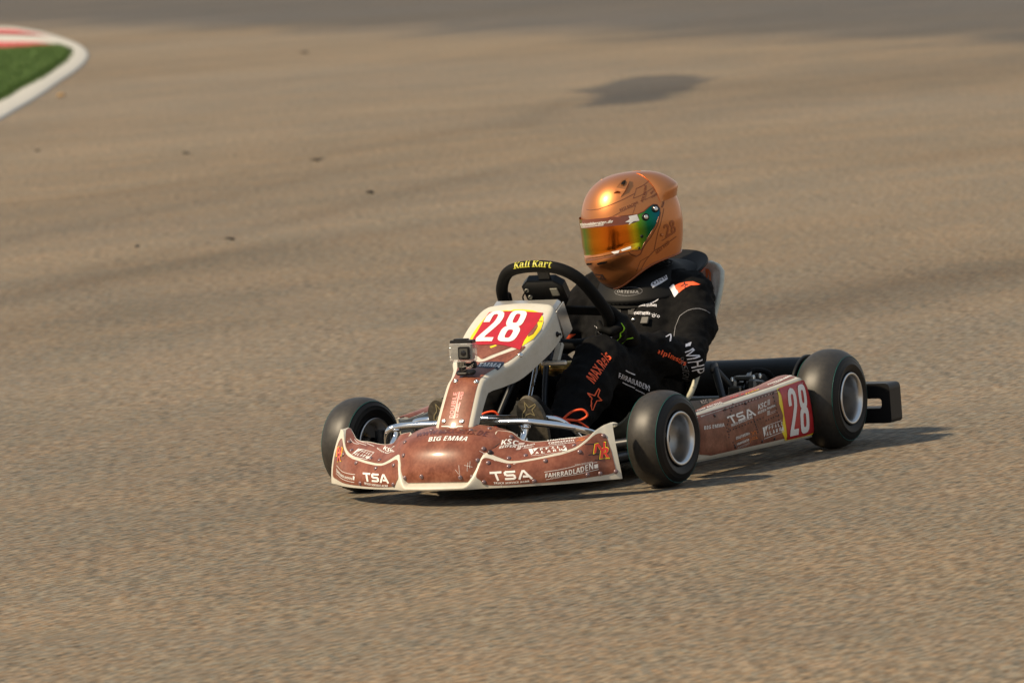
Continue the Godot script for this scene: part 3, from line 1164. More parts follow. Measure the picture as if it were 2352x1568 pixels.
func pod_point(side: float, u: float, v: float) -> Vector3:
	# u: rear 0 .. front 1; v: 0..1 outer face, 1..2 top, 2..3 inner side, below 0 underneath
	var x := lerpf(lerpf(0.126, 0.164, clampf(v, 0.0, 1.0)), 0.80, u)
	var yt := table(u, [0.0, 0.05, 0.27, 1.0], [0.209, 0.214, 0.203, 0.175])
	var zo := table(u, [0.0, 0.3, 1.0], [0.506, 0.493, 0.468])
	var yi := table(u, [0.0, 0.04, 0.30, 0.65, 0.85, 1.0], [0.212, 0.217, 0.200, 0.191, 0.176, 0.168])
	var zi := table(u, [0.0, 0.8, 1.0], [0.42, 0.42, 0.45])
	var y := 0.045
	var z := zo
	if v < 0.0:
		z = zo + v * 0.06
	elif v <= 1.0:
		y = lerpf(0.045, yt, v)
		var e := pow(absf(v * 2.0 - 1.0), 8.0)
		z = zo + 0.004 * sin(v * PI) - 0.012 * e
	elif v <= 2.0:
		var k := v - 1.0
		z = lerpf(zo - 0.012, zi, k)
		y = lerpf(yt, yi, k) + 0.007 * sin(k * PI)
	else:
		z = zi - 0.004
		y = yi - (v - 2.0) * 0.09
	var end := pow(absf(u * 2.0 - 1.0), 24.0)
	z -= 0.012 * end
	return Vector3(x, y, z * side)
func rows_of(f: Callable, u0: float, u1: float, nu: int, vs: Array) -> Array:
	var rows := []
	for v in vs:
		var row := []
		for i in nu + 1:
			row.append(f.call(lerpf(u0, u1, float(i) / nu), v))
		rows.append(row)
	return rows
func steps(a: float, b: float, n: int) -> Array:
	var out := []
	for i in n + 1:
		out.append(lerpf(a, b, float(i) / n))
	return out
func rivet_at(parent: Node, s: Dictionary, c: int, x: float, y: float, mesh: Mesh, m: Material):
	var w := uv_at(s, px(c, x, y))
	var p: Vector3 = s.f.call(w.x, w.y)
	var nn := normal_at(s, w.x, w.y)
	var o := part(parent, "rivet", mesh, m)
	var t := nn.cross(Vector3(0.1, 0.3, 0.9)).normalized()
	o.transform = Transform3D(Basis(t, nn.cross(t), nn), p + nn * 0.0008)
func dome(r: float, h: float, segs := 12) -> ArrayMesh:
	var b := MB.new()
	b.lathe([Vector2(r, -0.001), Vector2(r, 0.0), Vector2(r * 0.92, h * 0.4), Vector2(r * 0.7, h * 0.75), Vector2(r * 0.38, h * 0.95), Vector2(0.0001, h)], segs)
	return b.mesh()
func star(cx: float, cy: float, s: float, turn: float) -> Array:
	# a slanted five-pointed star with one leg drawn out into a long rounded tail, as an outline
	var raw := [[-0.15, -1.0], [0.12, -0.28], [1.0, -0.62], [0.98, -0.42], [0.35, 0.05], [0.42, 0.75], [0.0, 0.42], [-0.55, 0.55], [-0.95, 1.0], [-1.12, 0.85], [-0.9, 0.35], [-0.35, -0.15], [-0.15, -1.0]]
	var out := []
	for p in raw:
		var v := Vector2(p[0], p[1]).rotated(turn) * s
		out.append([cx + v.x, cy + v.y])
	return out
func pfalz(parent: Node, s: Dictionary, c: int, P: Array):
	# P: left top, right top, left bottom, right bottom of the sign
	var m: Material = M.white_vinyl
	var at := func(a: float, b: float) -> Array:
		var q: Vector2 = P[0].lerp(P[1], a).lerp(P[2].lerp(P[3], a), b)
		return [q.x, q.y]
	lines_on(parent, s, "sign_line", c, [[at.call(0.24, 0.02), at.call(0.94, 0.0)], [at.call(0.06, 1.0), at.call(1.0, 1.0)]], (P[2] - P[0]).length() * 0.035, m)
	shape_on(parent, s, "sign_mark", c, [[at.call(0.0, 0.05), at.call(0.1, 0.04), at.call(0.13, 0.62), at.call(0.06, 0.88)], [at.call(0.12, 0.04), at.call(0.26, 0.02), at.call(0.15, 0.5)], [at.call(0.86, 0.9), at.call(0.98, 0.42), at.call(1.0, 0.9)]], m)
	var letters := "PFALZ"
	for i in 5:
		var a := 0.30 + i * 0.15
		write(parent, s, letters[i], c, at.call(a, 0.42), at.call(a + 0.075, 0.42), at.call(a, 0.13), m)
	letters = "ALARM"
	for i in 5:
		var a := 0.17 + i * 0.155
		write(parent, s, letters[i], c, at.call(a, 0.86), at.call(a + 0.09, 0.86), at.call(a, 0.54), m)
func tyre(parent: Node, rad: float, half: float, shoulder: float, sh_r: float, disc_out: float):
	# half: rim half width; shoulder: half distance of the coloured lines; sh_r: their radius
	var b := MB.new()
	var tread := []
	for i in 13:
		var t := (i / 12.0) * 2.0 - 1.0
		tread.append(Vector2(lerpf(rad, sh_r, pow(absf(t), 2.6)), t * shoulder))
	b.lathe(tread, 72)
	part(parent, "tread", b, M.tread)
	for s in [-1.0, 1.0]:
		var w := MB.new()
		var pr := [Vector2(sh_r, s * shoulder), Vector2(sh_r - 0.004, s * (shoulder + 0.003)), Vector2(sh_r - 0.012, s * (half + 0.001)), Vector2(sh_r - 0.013, s * (half + 0.0018)), Vector2(sh_r - 0.0145, s * (half + 0.0015)), Vector2(sh_r - 0.022, s * (half + 0.0045)), Vector2(sh_r - 0.0235, s * (half + 0.0056)), Vector2(sh_r - 0.025, s * (half + 0.0047)), Vector2(sh_r - 0.034, s * (half + 0.003)), Vector2(0.075, s * (half - 0.001)), Vector2(0.070, s * (half - 0.005)), Vector2(0.066, s * (half - 0.01))]
		if s < 0:
			pr.reverse()
		w.lathe(pr, 72)
		part(parent, "sidewall", w, M.rubber)
		var g := MB.new()
		var ring := []
		for k in 96:
			var a := TAU * k / 96
			ring.append(Vector3(cos(a) * (sh_r - 0.001), sin(a) * (sh_r - 0.001), s * (shoulder + 0.0012)))
		g.tube(ring, 0.0008, 5, true)
		part(parent, "coloured_line", g, M.green_line)
	# rim: rolled lips, a drop centre and the mounting disc
	var r := MB.new()
	var h := half
	r.lathe([Vector2(0.064, -h - 0.004), Vector2(0.070, -h - 0.005), Vector2(0.0725, -h - 0.002), Vector2(0.071, -h + 0.002), Vector2(0.066, -h + 0.004), Vector2(0.062, -h + 0.012), Vector2(0.058, 0), Vector2(0.062, h - 0.012), Vector2(0.066, h - 0.004), Vector2(0.071, h - 0.002), Vector2(0.0725, h + 0.002), Vector2(0.070, h + 0.005), Vector2(0.064, h + 0.004), Vector2(0.061, h - 0.004), Vector2(0.0585, h - 0.014), Vector2(0.0545, 0.0), Vector2(0.0585, -h + 0.014), Vector2(0.061, -h + 0.004)], 64, Transform3D.IDENTITY, true)
	part(parent, "rim", r, M.alloy)
	var dz := disc_out
	var dk := MB.new()
	dk.lathe([Vector2(0.0575, dz + 0.004), Vector2(0.05, dz + 0.006), Vector2(0.034, dz + 0.0), Vector2(0.032, dz - 0.006), Vector2(0.018, dz - 0.007), Vector2(0.018, dz + 0.006), Vector2(0.034, dz + 0.007), Vector2(0.05, dz + 0.012), Vector2(0.0575, dz + 0.010)], 48, Transform3D.IDENTITY, true)
	part(parent, "wheel_disc", dk, M.alloy)
	var hb := MB.new()
	hb.lathe([Vector2(0.019, dz + 0.03), Vector2(0.019, dz - 0.014), Vector2(0.016, dz - 0.018), Vector2(0.0001, dz - 0.018)], 20)
	hb.lathe([Vector2(0.008, dz - 0.018), Vector2(0.008, dz - 0.026), Vector2(0.0001, dz - 0.026)], 6)
	part(parent, "hub", hb, M.steel)
	for k in 3:
		var nb := MB.new()
		nb.lathe([Vector2(0.006, dz + 0.008), Vector2(0.006, dz - 0.012), Vector2(0.0001, dz - 0.012)], 6)
		var nut := part(parent, "wheel_nut", nb, M.brass)
		var an := TAU * k / 3 + 0.5
		nut.position = Vector3(cos(an), sin(an), 0) * 0.026
func wheel(kart: Node, at: Vector3, steer: float, front: bool, spin: float):
	var w := Node3D.new()
	w.name = "wheel"
	kart.add_child(w, true)
	w.position = at
	var sgn := -1.0 if at.z < 0 else 1.0
	# local -z is the outer face
	w.basis = Basis(Vector3.UP, steer + (0.0 if sgn < 0 else PI)) * Basis(Vector3(0, 0, 1), spin)
	if front:
		tyre(w, 0.128, 0.050, 0.042, 0.1175, 0.012)
	else:
		tyre(w, 0.138, 0.060, 0.055, 0.1175, 0.02)

func go_kart():
	var kart := thing("go_kart", "racing go-kart number 28 with rust brown riveted bodywork and cream edges", "go-kart")
	var rivet := dome(0.0062, 0.0038)
	var rivet_small := dome(0.0026, 0.0016, 6)
	# wheels
	wheel(kart, Vector3(0.98, 0.128, -0.456), deg_to_rad(-4.0), true, 0.3)
	wheel(kart, Vector3(0.98, 0.128, 0.456), deg_to_rad(-10.0), true, 1.1)
	wheel(kart, Vector3(0.0, 0.138, -0.4945), 0.0, false, 2.0)
	wheel(kart, Vector3(0.0, 0.138, 0.4945), 0.0, false, 0.7)
	# front bumper: middle hump and two wings
	var b := MB.new()
	for side in [-1.0, 1.0]:
		b.shell(rows_of(func(u, v): return wing_point(side, u, v), -0.2795, 1.0, 60, [0.0, 0.04, 0.15, 0.3, 0.45, 0.6, 0.75, 0.88, 0.96, 1.0, 1.04, 1.15, 1.3, 1.45, 1.6, 1.75, 1.9, 2.0]), 0.005, Vector3(1.05, -0.1, 0.2 * side))
	b.shell(rows_of(hump_point, -1.0, 1.0, 36, steps(-0.12, 1.0, 26)), 0.005, Vector3(1.1, -0.1, 0))
	var bumper := part(kart, "front_bumper", b, M.cream)
	var SW := []
	for side in [-1.0, 1.0]:
		var s := surface(func(u, v): return wing_point(side, u, v), Vector3(1.05, -0.1, 0.2 * side), [0.0, 1.0], [0.0, 2.0])
		s.cell = Vector2(0.035, 0.14)
		SW.append(s)
		part(bumper, "brown_panel", conform([rounded([Vector2(0.115, 0.10), Vector2(0.972, 0.10), Vector2(0.965, 0.50), Vector2(0.945, 0.80), Vector2(0.89, 0.93), Vector2(0.5, 0.955), Vector2(0.28, 0.955), Vector2(0.085, 0.93), Vector2(0.055, 0.45)], [0.05, 0.08, 0.0, 0.06, 0.06, 0.05, 0.05, 0.06, 0.1])], s, 0.0008, s.cell), M.wrap)
		part(bumper, "brown_panel", conform([rounded([Vector2(0.09, 1.08), Vector2(0.28, 1.04), Vector2(0.5, 1.04), Vector2(0.8, 1.07), Vector2(0.92, 1.35), Vector2(0.94, 1.93), Vector2(0.3, 1.97), Vector2(0.03, 1.985), Vector2(0.03, 1.3)], 0.04)], s, 0.0008, s.cell), M.wrap)
	var SH := surface(hump_point, Vector3(1.1, -0.1, 0), [-1.0, 1.0], [0.0, 1.0])
	SH.cell = Vector2(0.08, 0.06)
	part(bumper, "brown_panel", conform([rounded([Vector2(-0.93, 0.07), Vector2(0.93, 0.07), Vector2(0.95, 0.42), Vector2(0.998, 0.52), Vector2(0.998, 0.99), Vector2(-0.998, 0.99), Vector2(-0.998, 0.52), Vector2(-0.95, 0.42)], [0.1, 0.1, 0.04, 0.04, 0.02, 0.02, 0.04, 0.04])], SH, 0.0008, SH.cell), M.wrap)
	for q in [[1335, 620], [1772, 617], [1980, 600], [1035, 755], [1020, 900], [1035, 1150], [1220, 1135], [1655, 1145], [1790, 1140], [1850, 955], [1915, 825]]:
		rivet_at(bumper, SH, 1, q[0], q[1], rivet, M.rivet)
	for q in [[610, 305], [322, 630], [580, 572], [790, 540], [1400, 412], [1470, 492], [1040, 605], [580, 672], [270, 872], [900, 860], [1770, 290], [1570, 780], [1730, 765], [1925, 738]]:
		rivet_at(bumper, SW[0], 2, q[0], q[1], rivet, M.rivet)
	rivet_at(bumper, SW[0], 2, 345, 500, dome(0.0075, 0.006), M.rivet_dark)
	for q in [[408, 750], [435, 845], [650, 935], [750, 955], [490, 985], [345, 890], [710, 1045], [910, 1010], [535, 1210], [905, 1225]]:
		rivet_at(bumper, SW[1], 1, q[0], q[1], rivet, M.rivet)
	var wv: Material = M.white_vinyl
	# lettering of the bumper
	write(bumper, SH, "BIG EMMA", 1, [1297, 748], [1724, 742], [1312, 700], wv)
	write(bumper, SH, "WWW.MAX-REIS.DE", 1, [1155, 697], [1935, 690], [1175, 655], M.dark_brown_vinyl)
	var w0: Dictionary = SW[0]
	var w1: Dictionary = SW[1]
	# three wide letters, drawn as strokes
	for e in [[w0, 2, Vector2(345, 745), Vector2(835, 720), Vector2(385, 850), 26.0], [w1, 1, Vector2(570, 1092), Vector2(838, 1115), Vector2(586, 1185), 20.0]]:
		tsa(bumper, e[0], e[1], e[2], e[3], e[4], e[5])
	write(bumper, w0, "TRUCK SERVICE ACAR", 2, [392, 893], [840, 868], [391, 869], wv)
	write(bumper, w1, "TRUCK SERVICE ACAR", 1, [580, 1220], [848, 1252], [580, 1197], wv)
	write(bumper, w0, "FAHRRADLADEN", 2, [1040, 815], [1640, 705], [1040, 765], wv)
	write(bumper, w0, "bikes and more", 2, [1415, 670], [1632, 633], [1412, 646], wv, 0.0016, "Droid Sans", false)
	write(bumper, w0, "ramstein", 2, [1105, 835], [1235, 812], [1103, 812], wv, 0.0016, "Droid Sans", false)
	shape_on(bumper, w0, "sign_mark", 2, [[[1650, 652], [1698, 643], [1700, 692], [1654, 700]]], wv)
	lines_on(bumper, w0, "sign_line", 2, [[[1030, 745], [1410, 670]], [[1640, 628], [1688, 619]], [[1240, 799], [1705, 711]], [[1048, 838], [1098, 831]]], 5.0, wv)
	write(bumper, w1, "FAHRRADLADEN", 1, [272, 1085], [450, 1172], [270, 1042], wv)
	shape_on(bumper, w1, "sign_mark", 1, [[[457, 1128], [476, 1136], [471, 1177], [453, 1168]]], wv)
	lines_on(bumper, w1, "sign_line", 1, [[[275, 1012], [480, 1112]], [[270, 1098], [470, 1200]]], 5.0, wv)
	for e in [["N", [1645, 512], [1785, 490], [1662, 397]], ["R", [1722, 578], [1842, 560], [1738, 452]]]:
		write(bumper, w0, e[0], 2, e[1], e[2], e[3], M.black_vinyl, 0.0013, "Droid Sans", true, "lettering", 0.28)
		write(bumper, w0, e[0], 2, e[1], e[2], e[3], M.yellow_vinyl, 0.0016, "Droid Sans", true, "lettering", 0.14)
		write(bumper, w0, e[0], 2, e[1], e[2], e[3], M.logo_red, 0.0021)
	lines_on(bumper, w0, "flash", 2, [[[1540, 400], [1660, 398]], [[1580, 532], [1720, 522]], [[1660, 595], [1720, 590]]], 9.0, M.black_vinyl, 0.0012)
	write(bumper, w0, "Kart Team", 2, [1718, 587], [1848, 580], [1718, 572], M.yellow_vinyl)
	for e in [["N", [272, 905], [326, 900], [282, 815]], ["R", [282, 968], [322, 962], [290, 872]]]:
		write(bumper, w1, e[0], 1, e[1], e[2], e[3], M.yellow_vinyl, 0.0016, "Droid Sans", true, "lettering", 0.16)
		write(bumper, w1, e[0], 1, e[1], e[2], e[3], M.logo_red, 0.0021)
	write(bumper, w0, "KSC", 2, [480, 412], [690, 416], [497, 350], wv)
	shape_on(bumper, w0, "sign_mark", 2, [[[705, 378], [785, 382], [765, 408], [695, 412]], [[690, 442], [745, 432], [722, 468], [668, 472]]], M.grey_vinyl)
	write(bumper, w0, "REIFEN", 2, [455, 459], [662, 442], [467, 427], wv)
	write(bumper, w0, "Stephan", 2, [685, 446], [905, 410], [690, 412], wv)
	lines_on(bumper, w0, "small_print", 2, [[[775, 440], [895, 425]], [[755, 455], [870, 440]]], 6.0, M.grey_vinyl)
	pfalz(bumper, w0, 2, [Vector2(828, 458), Vector2(1305, 402), Vector2(835, 548), Vector2(1318, 486)])
	write(bumper, w0, "STADTWERKe", 2, [1060, 366], [1420, 326], [1066, 350], wv)
	write(bumper, w0, "ramstein", 2, [1080, 396], [1400, 358], [1082, 371], wv)
	write(bumper, w0, "miesenbach", 2, [1090, 414], [1410, 378], [1092, 396], wv, 0.0016, "Droid Sans", false)
	lines_on(bumper, w0, "sun_mark", 2, [[[1460, 330], [1520, 320]], [[1480, 350], [1540, 335]], [[1430, 360], [1470, 350]]], 8.0, M.orange_vinyl)
	pfalz(bumper, w1, 1, [Vector2(520, 822), Vector2(705, 872), Vector2(415, 900), Vector2(615, 948)])
	write(bumper, w1, "KSC", 1, [790, 832], [900, 848], [815, 797], wv)
	write(bumper, w1, "REIFEN Stephan", 1, [718, 832], [912, 872], [728, 815], wv)
	lines_on(bumper, w1, "small_print", 1, [[[420, 715], [520, 775]], [[470, 722], [600, 790]], [[520, 738], [660, 790]], [[580, 760], [690, 800]]], 9.0, M.grey_vinyl)
	lines_on(bumper, SH, "scratch", 1, [[[1640, 1010], [1652, 1120]], [[1740, 980], [1732, 1075]], [[1765, 965], [1760, 1040]], [[1870, 850], [1930, 882]], [[1600, 1060], [1640, 1110]], [[1700, 1010], [1790, 1030]], [[985, 1030], [975, 1080]], [[1900, 990], [1880, 1090]]], 3.0, M.white_vinyl, 0.0012)
	lines_on(bumper, w0, "scratch", 2, [[[205, 480], [275, 520]], [[640, 650], [665, 640]], [[485, 905], [490, 930]], [[390, 590], [410, 605]], [[1460, 700], [1500, 692]]], 4.0, M.white_vinyl, 0.0012)
	# nose panel with the number plate
	var nb := MB.new()
	nb.shell(rows_of(nose_point, -1.0, 1.0, 40, steps(0.0, 0.9, 50) + steps(0.91, 1.0, 10)), 0.005, Vector3(0.9, 0.1, 0))
	var nose := part(kart, "nose_panel", nb, M.cream)
	var SN := surface(nose_point, Vector3(0.9, 0.1, 0), [-0.95, 0.95], [0.0, 1.0])
	SN.cell = Vector2(0.14, 0.035)
	part(nose, "brown_panel", conform([rounded([Vector2(-0.62, 0.0), Vector2(0.64, 0.0), Vector2(0.64, 0.3), Vector2(0.63, 0.5), Vector2(0.69, 0.68), Vector2(0.66, 0.69), Vector2(0.05, 0.545), Vector2(-0.05, 0.545), Vector2(-0.6, 0.66), Vector2(-0.62, 0.3)], 0.02)], SN, 0.0008, SN.cell), M.wrap)
	part(nose, "brown_panel", conform([rounded([Vector2(0.0, 0.575), Vector2(0.50, 0.69), Vector2(0.50, 0.86), Vector2(-0.50, 0.86), Vector2(-0.55, 0.67)], 0.05)], SN, 0.0008, SN.cell), M.wrap)
	shape_on(nose, SN, "yellow_backing", 3, [[[335, 960], [350, 905], [420, 800], [505, 700], [600, 645], [720, 632], [760, 636], [800, 622], [900, 624], [1000, 632], [1060, 655], [1105, 700], [1108, 750], [1080, 830], [1000, 930], [890, 1005], [860, 1000], [780, 960], [500, 960]], [[545, 1012], [610, 992], [620, 1002], [560, 1026]]], M.yellow_vinyl, 0.0012)
	shape_on(nose, SN, "brown_flaw", 3, [[[1050, 745], [1100, 742], [1096, 756], [1050, 752]], [[1015, 772], [1045, 765], [1050, 800], [1000, 880], [945, 912], [955, 860]]], M.wrap, 0.0015)
	shape_on(nose, SN, "red_number_field", 3, [[[542, 655], [820, 642], [1000, 652], [1106, 660], [1040, 770], [960, 870], [905, 950], [865, 1046], [800, 1025], [700, 1000], [600, 988], [450, 995], [340, 985], [420, 850]]], M.red_vinyl, 0.0019)
	numeral28(nose, SN, 3, Vector2(395, 962), Vector2(795, 970), Vector2(552, 646), 0.0028)
	shape_on(nose, SN, "navy_sticker", 3, [[[450, 1178], [560, 1168], [700, 1172], [690, 1195], [650, 1240], [625, 1258], [590, 1232], [520, 1240], [400, 1225]]], M.navy_vinyl, 0.0014)
	write(nose, SN, "EMMA", 3, [430, 1222], [642, 1236], [452, 1186], wv, 0.002)
	# vertical pink lettering, read from the foot upwards
	write(nose, SN, "DOUBLE", 9, [530, 1300], [700, 290], [365, 1300], M.pink_vinyl)
	for q in [[560, 1300, 770, 290], [700, 1050, 790, 700]]:
		lines_on(nose, SN, "bar", 9, [[[q[0], q[1]], [q[2], q[3]]]], 60.0, M.pink_vinyl)
	for q in [[870, 350], [820, 500], [730, 820], [700, 960], [670, 1210]]:
		lines_on(nose, SN, "block_mark", 9, [[[q[0] - 45, q[1] + 55], [q[0] - 30, q[1] - 55], [q[0] + 45, q[1] - 55], [q[0] + 30, q[1] + 55], [q[0] - 45, q[1] + 55]]], 26.0, M.pink_vinyl)
	shape_on(nose, SN, "sign_mark", 9, [[[430, 1600], [500, 1450], [530, 1600]]], wv)
	lines_on(nose, SN, "sign_line", 7, [[[640, 1045], [720, 1045], [750, 1062], [800, 1062], [830, 1045], [885, 1045]]], 9.0, wv)
	for q in [[665, 985], [875, 985], [805, 515], [1042, 520], [1565, 203]]:
		var w := uv_at(SN, px(7, q[0], q[1]))
		var nn := normal_at(SN, w.x, w.y)
		var sc := MB.new()
		sc.lathe([Vector2(0.0068, 0), Vector2(0.0068, 0.0015), Vector2(0.005, 0.0028), Vector2(0.0024, 0.0032), Vector2(0.0022, 0.0016), Vector2(0.0001, 0.0016)], 12)
		var o := part(nose, "screw", sc, M.silver_screw)
		var t := nn.cross(Vector3(0.1, 0.3, 0.9)).normalized()
		o.transform = Transform3D(Basis(t, nn.cross(t), nn), nose_point(w.x, w.y) + nn * 0.001)
	# side fixing of the nose panel: a black grommet with a wire clip
	var gw := uv_at(SN, px(3, 1248, 880))
	var gn := normal_at(SN, gw.x, gw.y)
	var gp := nose_point(gw.x, gw.y)
	var gb := MB.new()
	gb.lathe([Vector2(0.0075, -0.002), Vector2(0.0075, 0.003), Vector2(0.004, 0.005), Vector2(0.003, 0.012), Vector2(0.0001, 0.013)], 14)
	var go := part(nose, "grommet", gb, M.black_plastic)
	var gt := gn.cross(Vector3.UP).normalized()
	go.transform = Transform3D(Basis(gt, gn.cross(gt), gn), gp)
	var gc := MB.new()
	gc.tube(smooth_path([gp + gn * 0.012, gp + gn * 0.011 + Vector3(0, -0.01, 0), gp + gn * 0.009 + Vector3(0.003, -0.02, 0), gp + gn * 0.009 + Vector3(-0.003, -0.031, 0)], 4), 0.0009, 5)
	part(nose, "wire_clip", gc, M.steel)
	# side pods
	for side in [-1.0, 1.0]:
		var sb := MB.new()
		var f := func(u, v): return pod_point(side, u, v)
		sb.shell(rows_of(f, 0.0, 1.0, 40, [-1.2, -0.5, -0.1, 0.0, 0.03, 0.08, 0.2, 0.4, 0.6, 0.8, 0.92, 0.97, 1.0, 1.03, 1.1, 1.25, 1.5, 1.75, 1.9, 1.97, 2.0, 2.1, 2.5, 3.0]), 0.004, Vector3(0.45, 0.1, 0.44 * side))
		# closed ends
		for e in [0.0, 1.0]:
			var pts := []
			for v in [0.0, 0.3, 0.7, 1.0, 1.5, 2.0, 2.5, 3.0]:
				pts.append(pod_point(side, e, v) + Vector3(0.002 if e == 0.0 else -0.002, 0, 0))
			sb.flat(pts, Vector3(-1.0 if e == 0.0 else 1.0, 0, 0))
		var pod := part(kart, "side_pod", sb, M.cream)
		var SP := surface(f, Vector3(0.45, 0.1, 0.3 * side), [0.0, 1.0], [0.0, 2.0])
		SP.cell = Vector2(0.04, 0.14)
		part(pod, "brown_panel", conform([rounded([Vector2(0.015, 0.09), Vector2(0.9, 0.09), Vector2(0.985, 0.16), Vector2(0.985, 0.95), Vector2(0.015, 0.95)], 0.015)], SP, 0.0008, SP.cell), M.wrap)
		part(pod, "brown_panel", conform([rounded([Vector2(0.02, 1.1), Vector2(0.985, 1.1), Vector2(0.985, 1.93), Vector2(0.02, 1.96)], 0.02)], SP, 0.0008, SP.cell), M.wrap)
		if side > 0.0:
			lines_on(pod, SP, "small_print", 7, [[[290, 975], [425, 885]], [[300, 985], [380, 930]]], 7.0, wv)
			continue
		var ul := uv_at(SP, px(6, 1012, 520)).x
		var ll := uv_at(SP, px(6, 1072, 990)).x
		part(pod, "yellow_backing", conform([rounded([Vector2(0.004, 0.05), Vector2(ll + 0.01, 0.05), Vector2(ll + 0.045, 0.22), Vector2(ll + 0.02, 0.5), Vector2(lerpf(ll, ul, 0.7) + 0.035, 0.72), Vector2(ul + 0.015, 0.965), Vector2(0.004, 0.965)], 0.02)], SP, 0.0012, SP.cell), M.yellow_vinyl)
		part(pod, "red_number_field", conform([rounded([Vector2(0.014, 0.085), Vector2(0.10, 0.06), Vector2(ll, 0.06), Vector2(ll + 0.012, 0.5), Vector2(ul, 0.96), Vector2(0.022, 0.96)], 0.01)], SP, 0.0018, SP.cell), M.red_vinyl)
		numeral28(pod, SP, 6, Vector2(1096, 988), Vector2(1285, 938), Vector2(1048, 475), 0.0026, true)
		tsa(pod, SP, 6, Vector2(500, 765), Vector2(735, 680), Vector2(540, 832), 17.0)
		write(pod, SP, "TRUCK SERVICE ACAR", 6, [540, 862], [748, 776], [537, 838], wv)
		write(pod, SP, "KSC", 6, [800, 697], [882, 664], [800, 646], wv)
		var bars := []
		for k in 6:
			bars.append([[890, 606 + k * 9], [914, 598 + k * 9]])
		for k in 5:
			bars.append([[888, 712 + k * 9], [912, 703 + k * 9]])
		lines_on(pod, SP, "sign_line", 6, bars, 4.0, wv)
		write(pod, SP, "REIFEN", 6, [798, 740], [878, 706], [797, 714], wv)
		write(pod, SP, "Stephan", 6, [885, 704], [970, 668], [885, 672], wv)
		lines_on(pod, SP, "small_print", 6, [[[920, 722], [970, 700]], [[915, 738], [965, 716]]], 4.0, M.grey_vinyl)
		write(pod, SP, "BIG EMMA", 6, [278, 888], [475, 858], [278, 854], wv)
		write(pod, SP, "STADTWERKe", 6, [587, 986], [718, 934], [584, 960], wv)
		write(pod, SP, "ramstein", 6, [596, 1040], [712, 994], [594, 1014], wv)
		write(pod, SP, "miesenbach", 6, [603, 1076], [718, 1028], [601, 1048], M.grey_vinyl, 0.0016, "Droid Sans", false)
		lines_on(pod, SP, "sun_mark", 6, [[[735, 910], [760, 930]], [[745, 940], [765, 900]], [[775, 900], [785, 930]], [[740, 965], [770, 960]], [[780, 950], [790, 975]], [[730, 985], [795, 968]]], 7.0, M.orange_vinyl)
		lines_on(pod, SP, "sign_line", 6, [[[590, 998], [718, 948]], [[722, 940], [725, 1015]]], 3.0, M.orange_vinyl)
		pfalz(pod, SP, 6, [Vector2(842, 862), Vector2(1036, 795), Vector2(848, 980), Vector2(1050, 903)])
		# rows of small rivets
		for e in [[[470, 700], [950, 530], 17], [[500, 870], [560, 640], 8], [[505, 905], [850, 770], 13], [[745, 740], [800, 910], 8], [[880, 800], [1000, 745], 6], [[945, 540], [1010, 830], 9], [[560, 1010], [585, 1060], 3], [[520, 880], [520, 960], 4]]:
			for k in e[2]:
				var t: float = float(k) / (e[2] - 1)
				rivet_at(pod, SP, 6, lerpf(e[0][0], e[1][0], t), lerpf(e[0][1], e[1][1], t), rivet_small, M.rivet_dark)
		for q in [[382, 755], [680, 635], [480, 690], [840, 1000], [960, 975], [580, 1055]]:
			rivet_at(pod, SP, 6, q[0], q[1], dome(0.0045, 0.003, 8), M.rivet_dark)
		write(pod, SP, "CHIP RACING", 12, [40, 812], [545, 655], [35, 795], wv)
		write(pod, SP, "NR KART", 12, [705, 565], [1215, 395], [690, 545], M.logo_red)
		write(pod, SP, "TEAM", 12, [985, 490], [1260, 388], [975, 478], M.yellow_vinyl)
		write(pod, SP, "FAHRRADLADEN", 12, [1445, 300], [1905, 125], [1420, 285], wv)
		lines_on(pod, SP, "sign_line", 12, [[[1540, 290], [1925, 105]]], 6.0, wv)
	kart_works(kart)
func tsa(parent: Node, s: Dictionary, c: int, tl: Vector2, tr: Vector2, bl: Vector2, wpx: float):
	var ex := tr - tl
	var ey := bl - tl
	var L := []
	for l in [[[0.0, 0.1], [0.27, 0.1]], [[0.13, 0.12], [0.13, 0.98]], [[0.62, 0.1], [0.40, 0.1], [0.36, 0.2], [0.36, 0.4], [0.40, 0.5], [0.55, 0.5], [0.58, 0.6], [0.58, 0.82], [0.54, 0.9], [0.33, 0.9]], [[0.68, 0.98], [0.82, 0.1], [0.86, 0.1], [0.99, 0.98]], [[0.80, 0.72], [0.95, 0.72]]]:
		var q := []
		for p in l:
			var v: Vector2 = tl + ex * p[0] + ey * p[1]
			q.append([v.x, v.y])
		L.append(q)
	lines_on(parent, s, "lettering", c, L, wpx, M.white_vinyl)
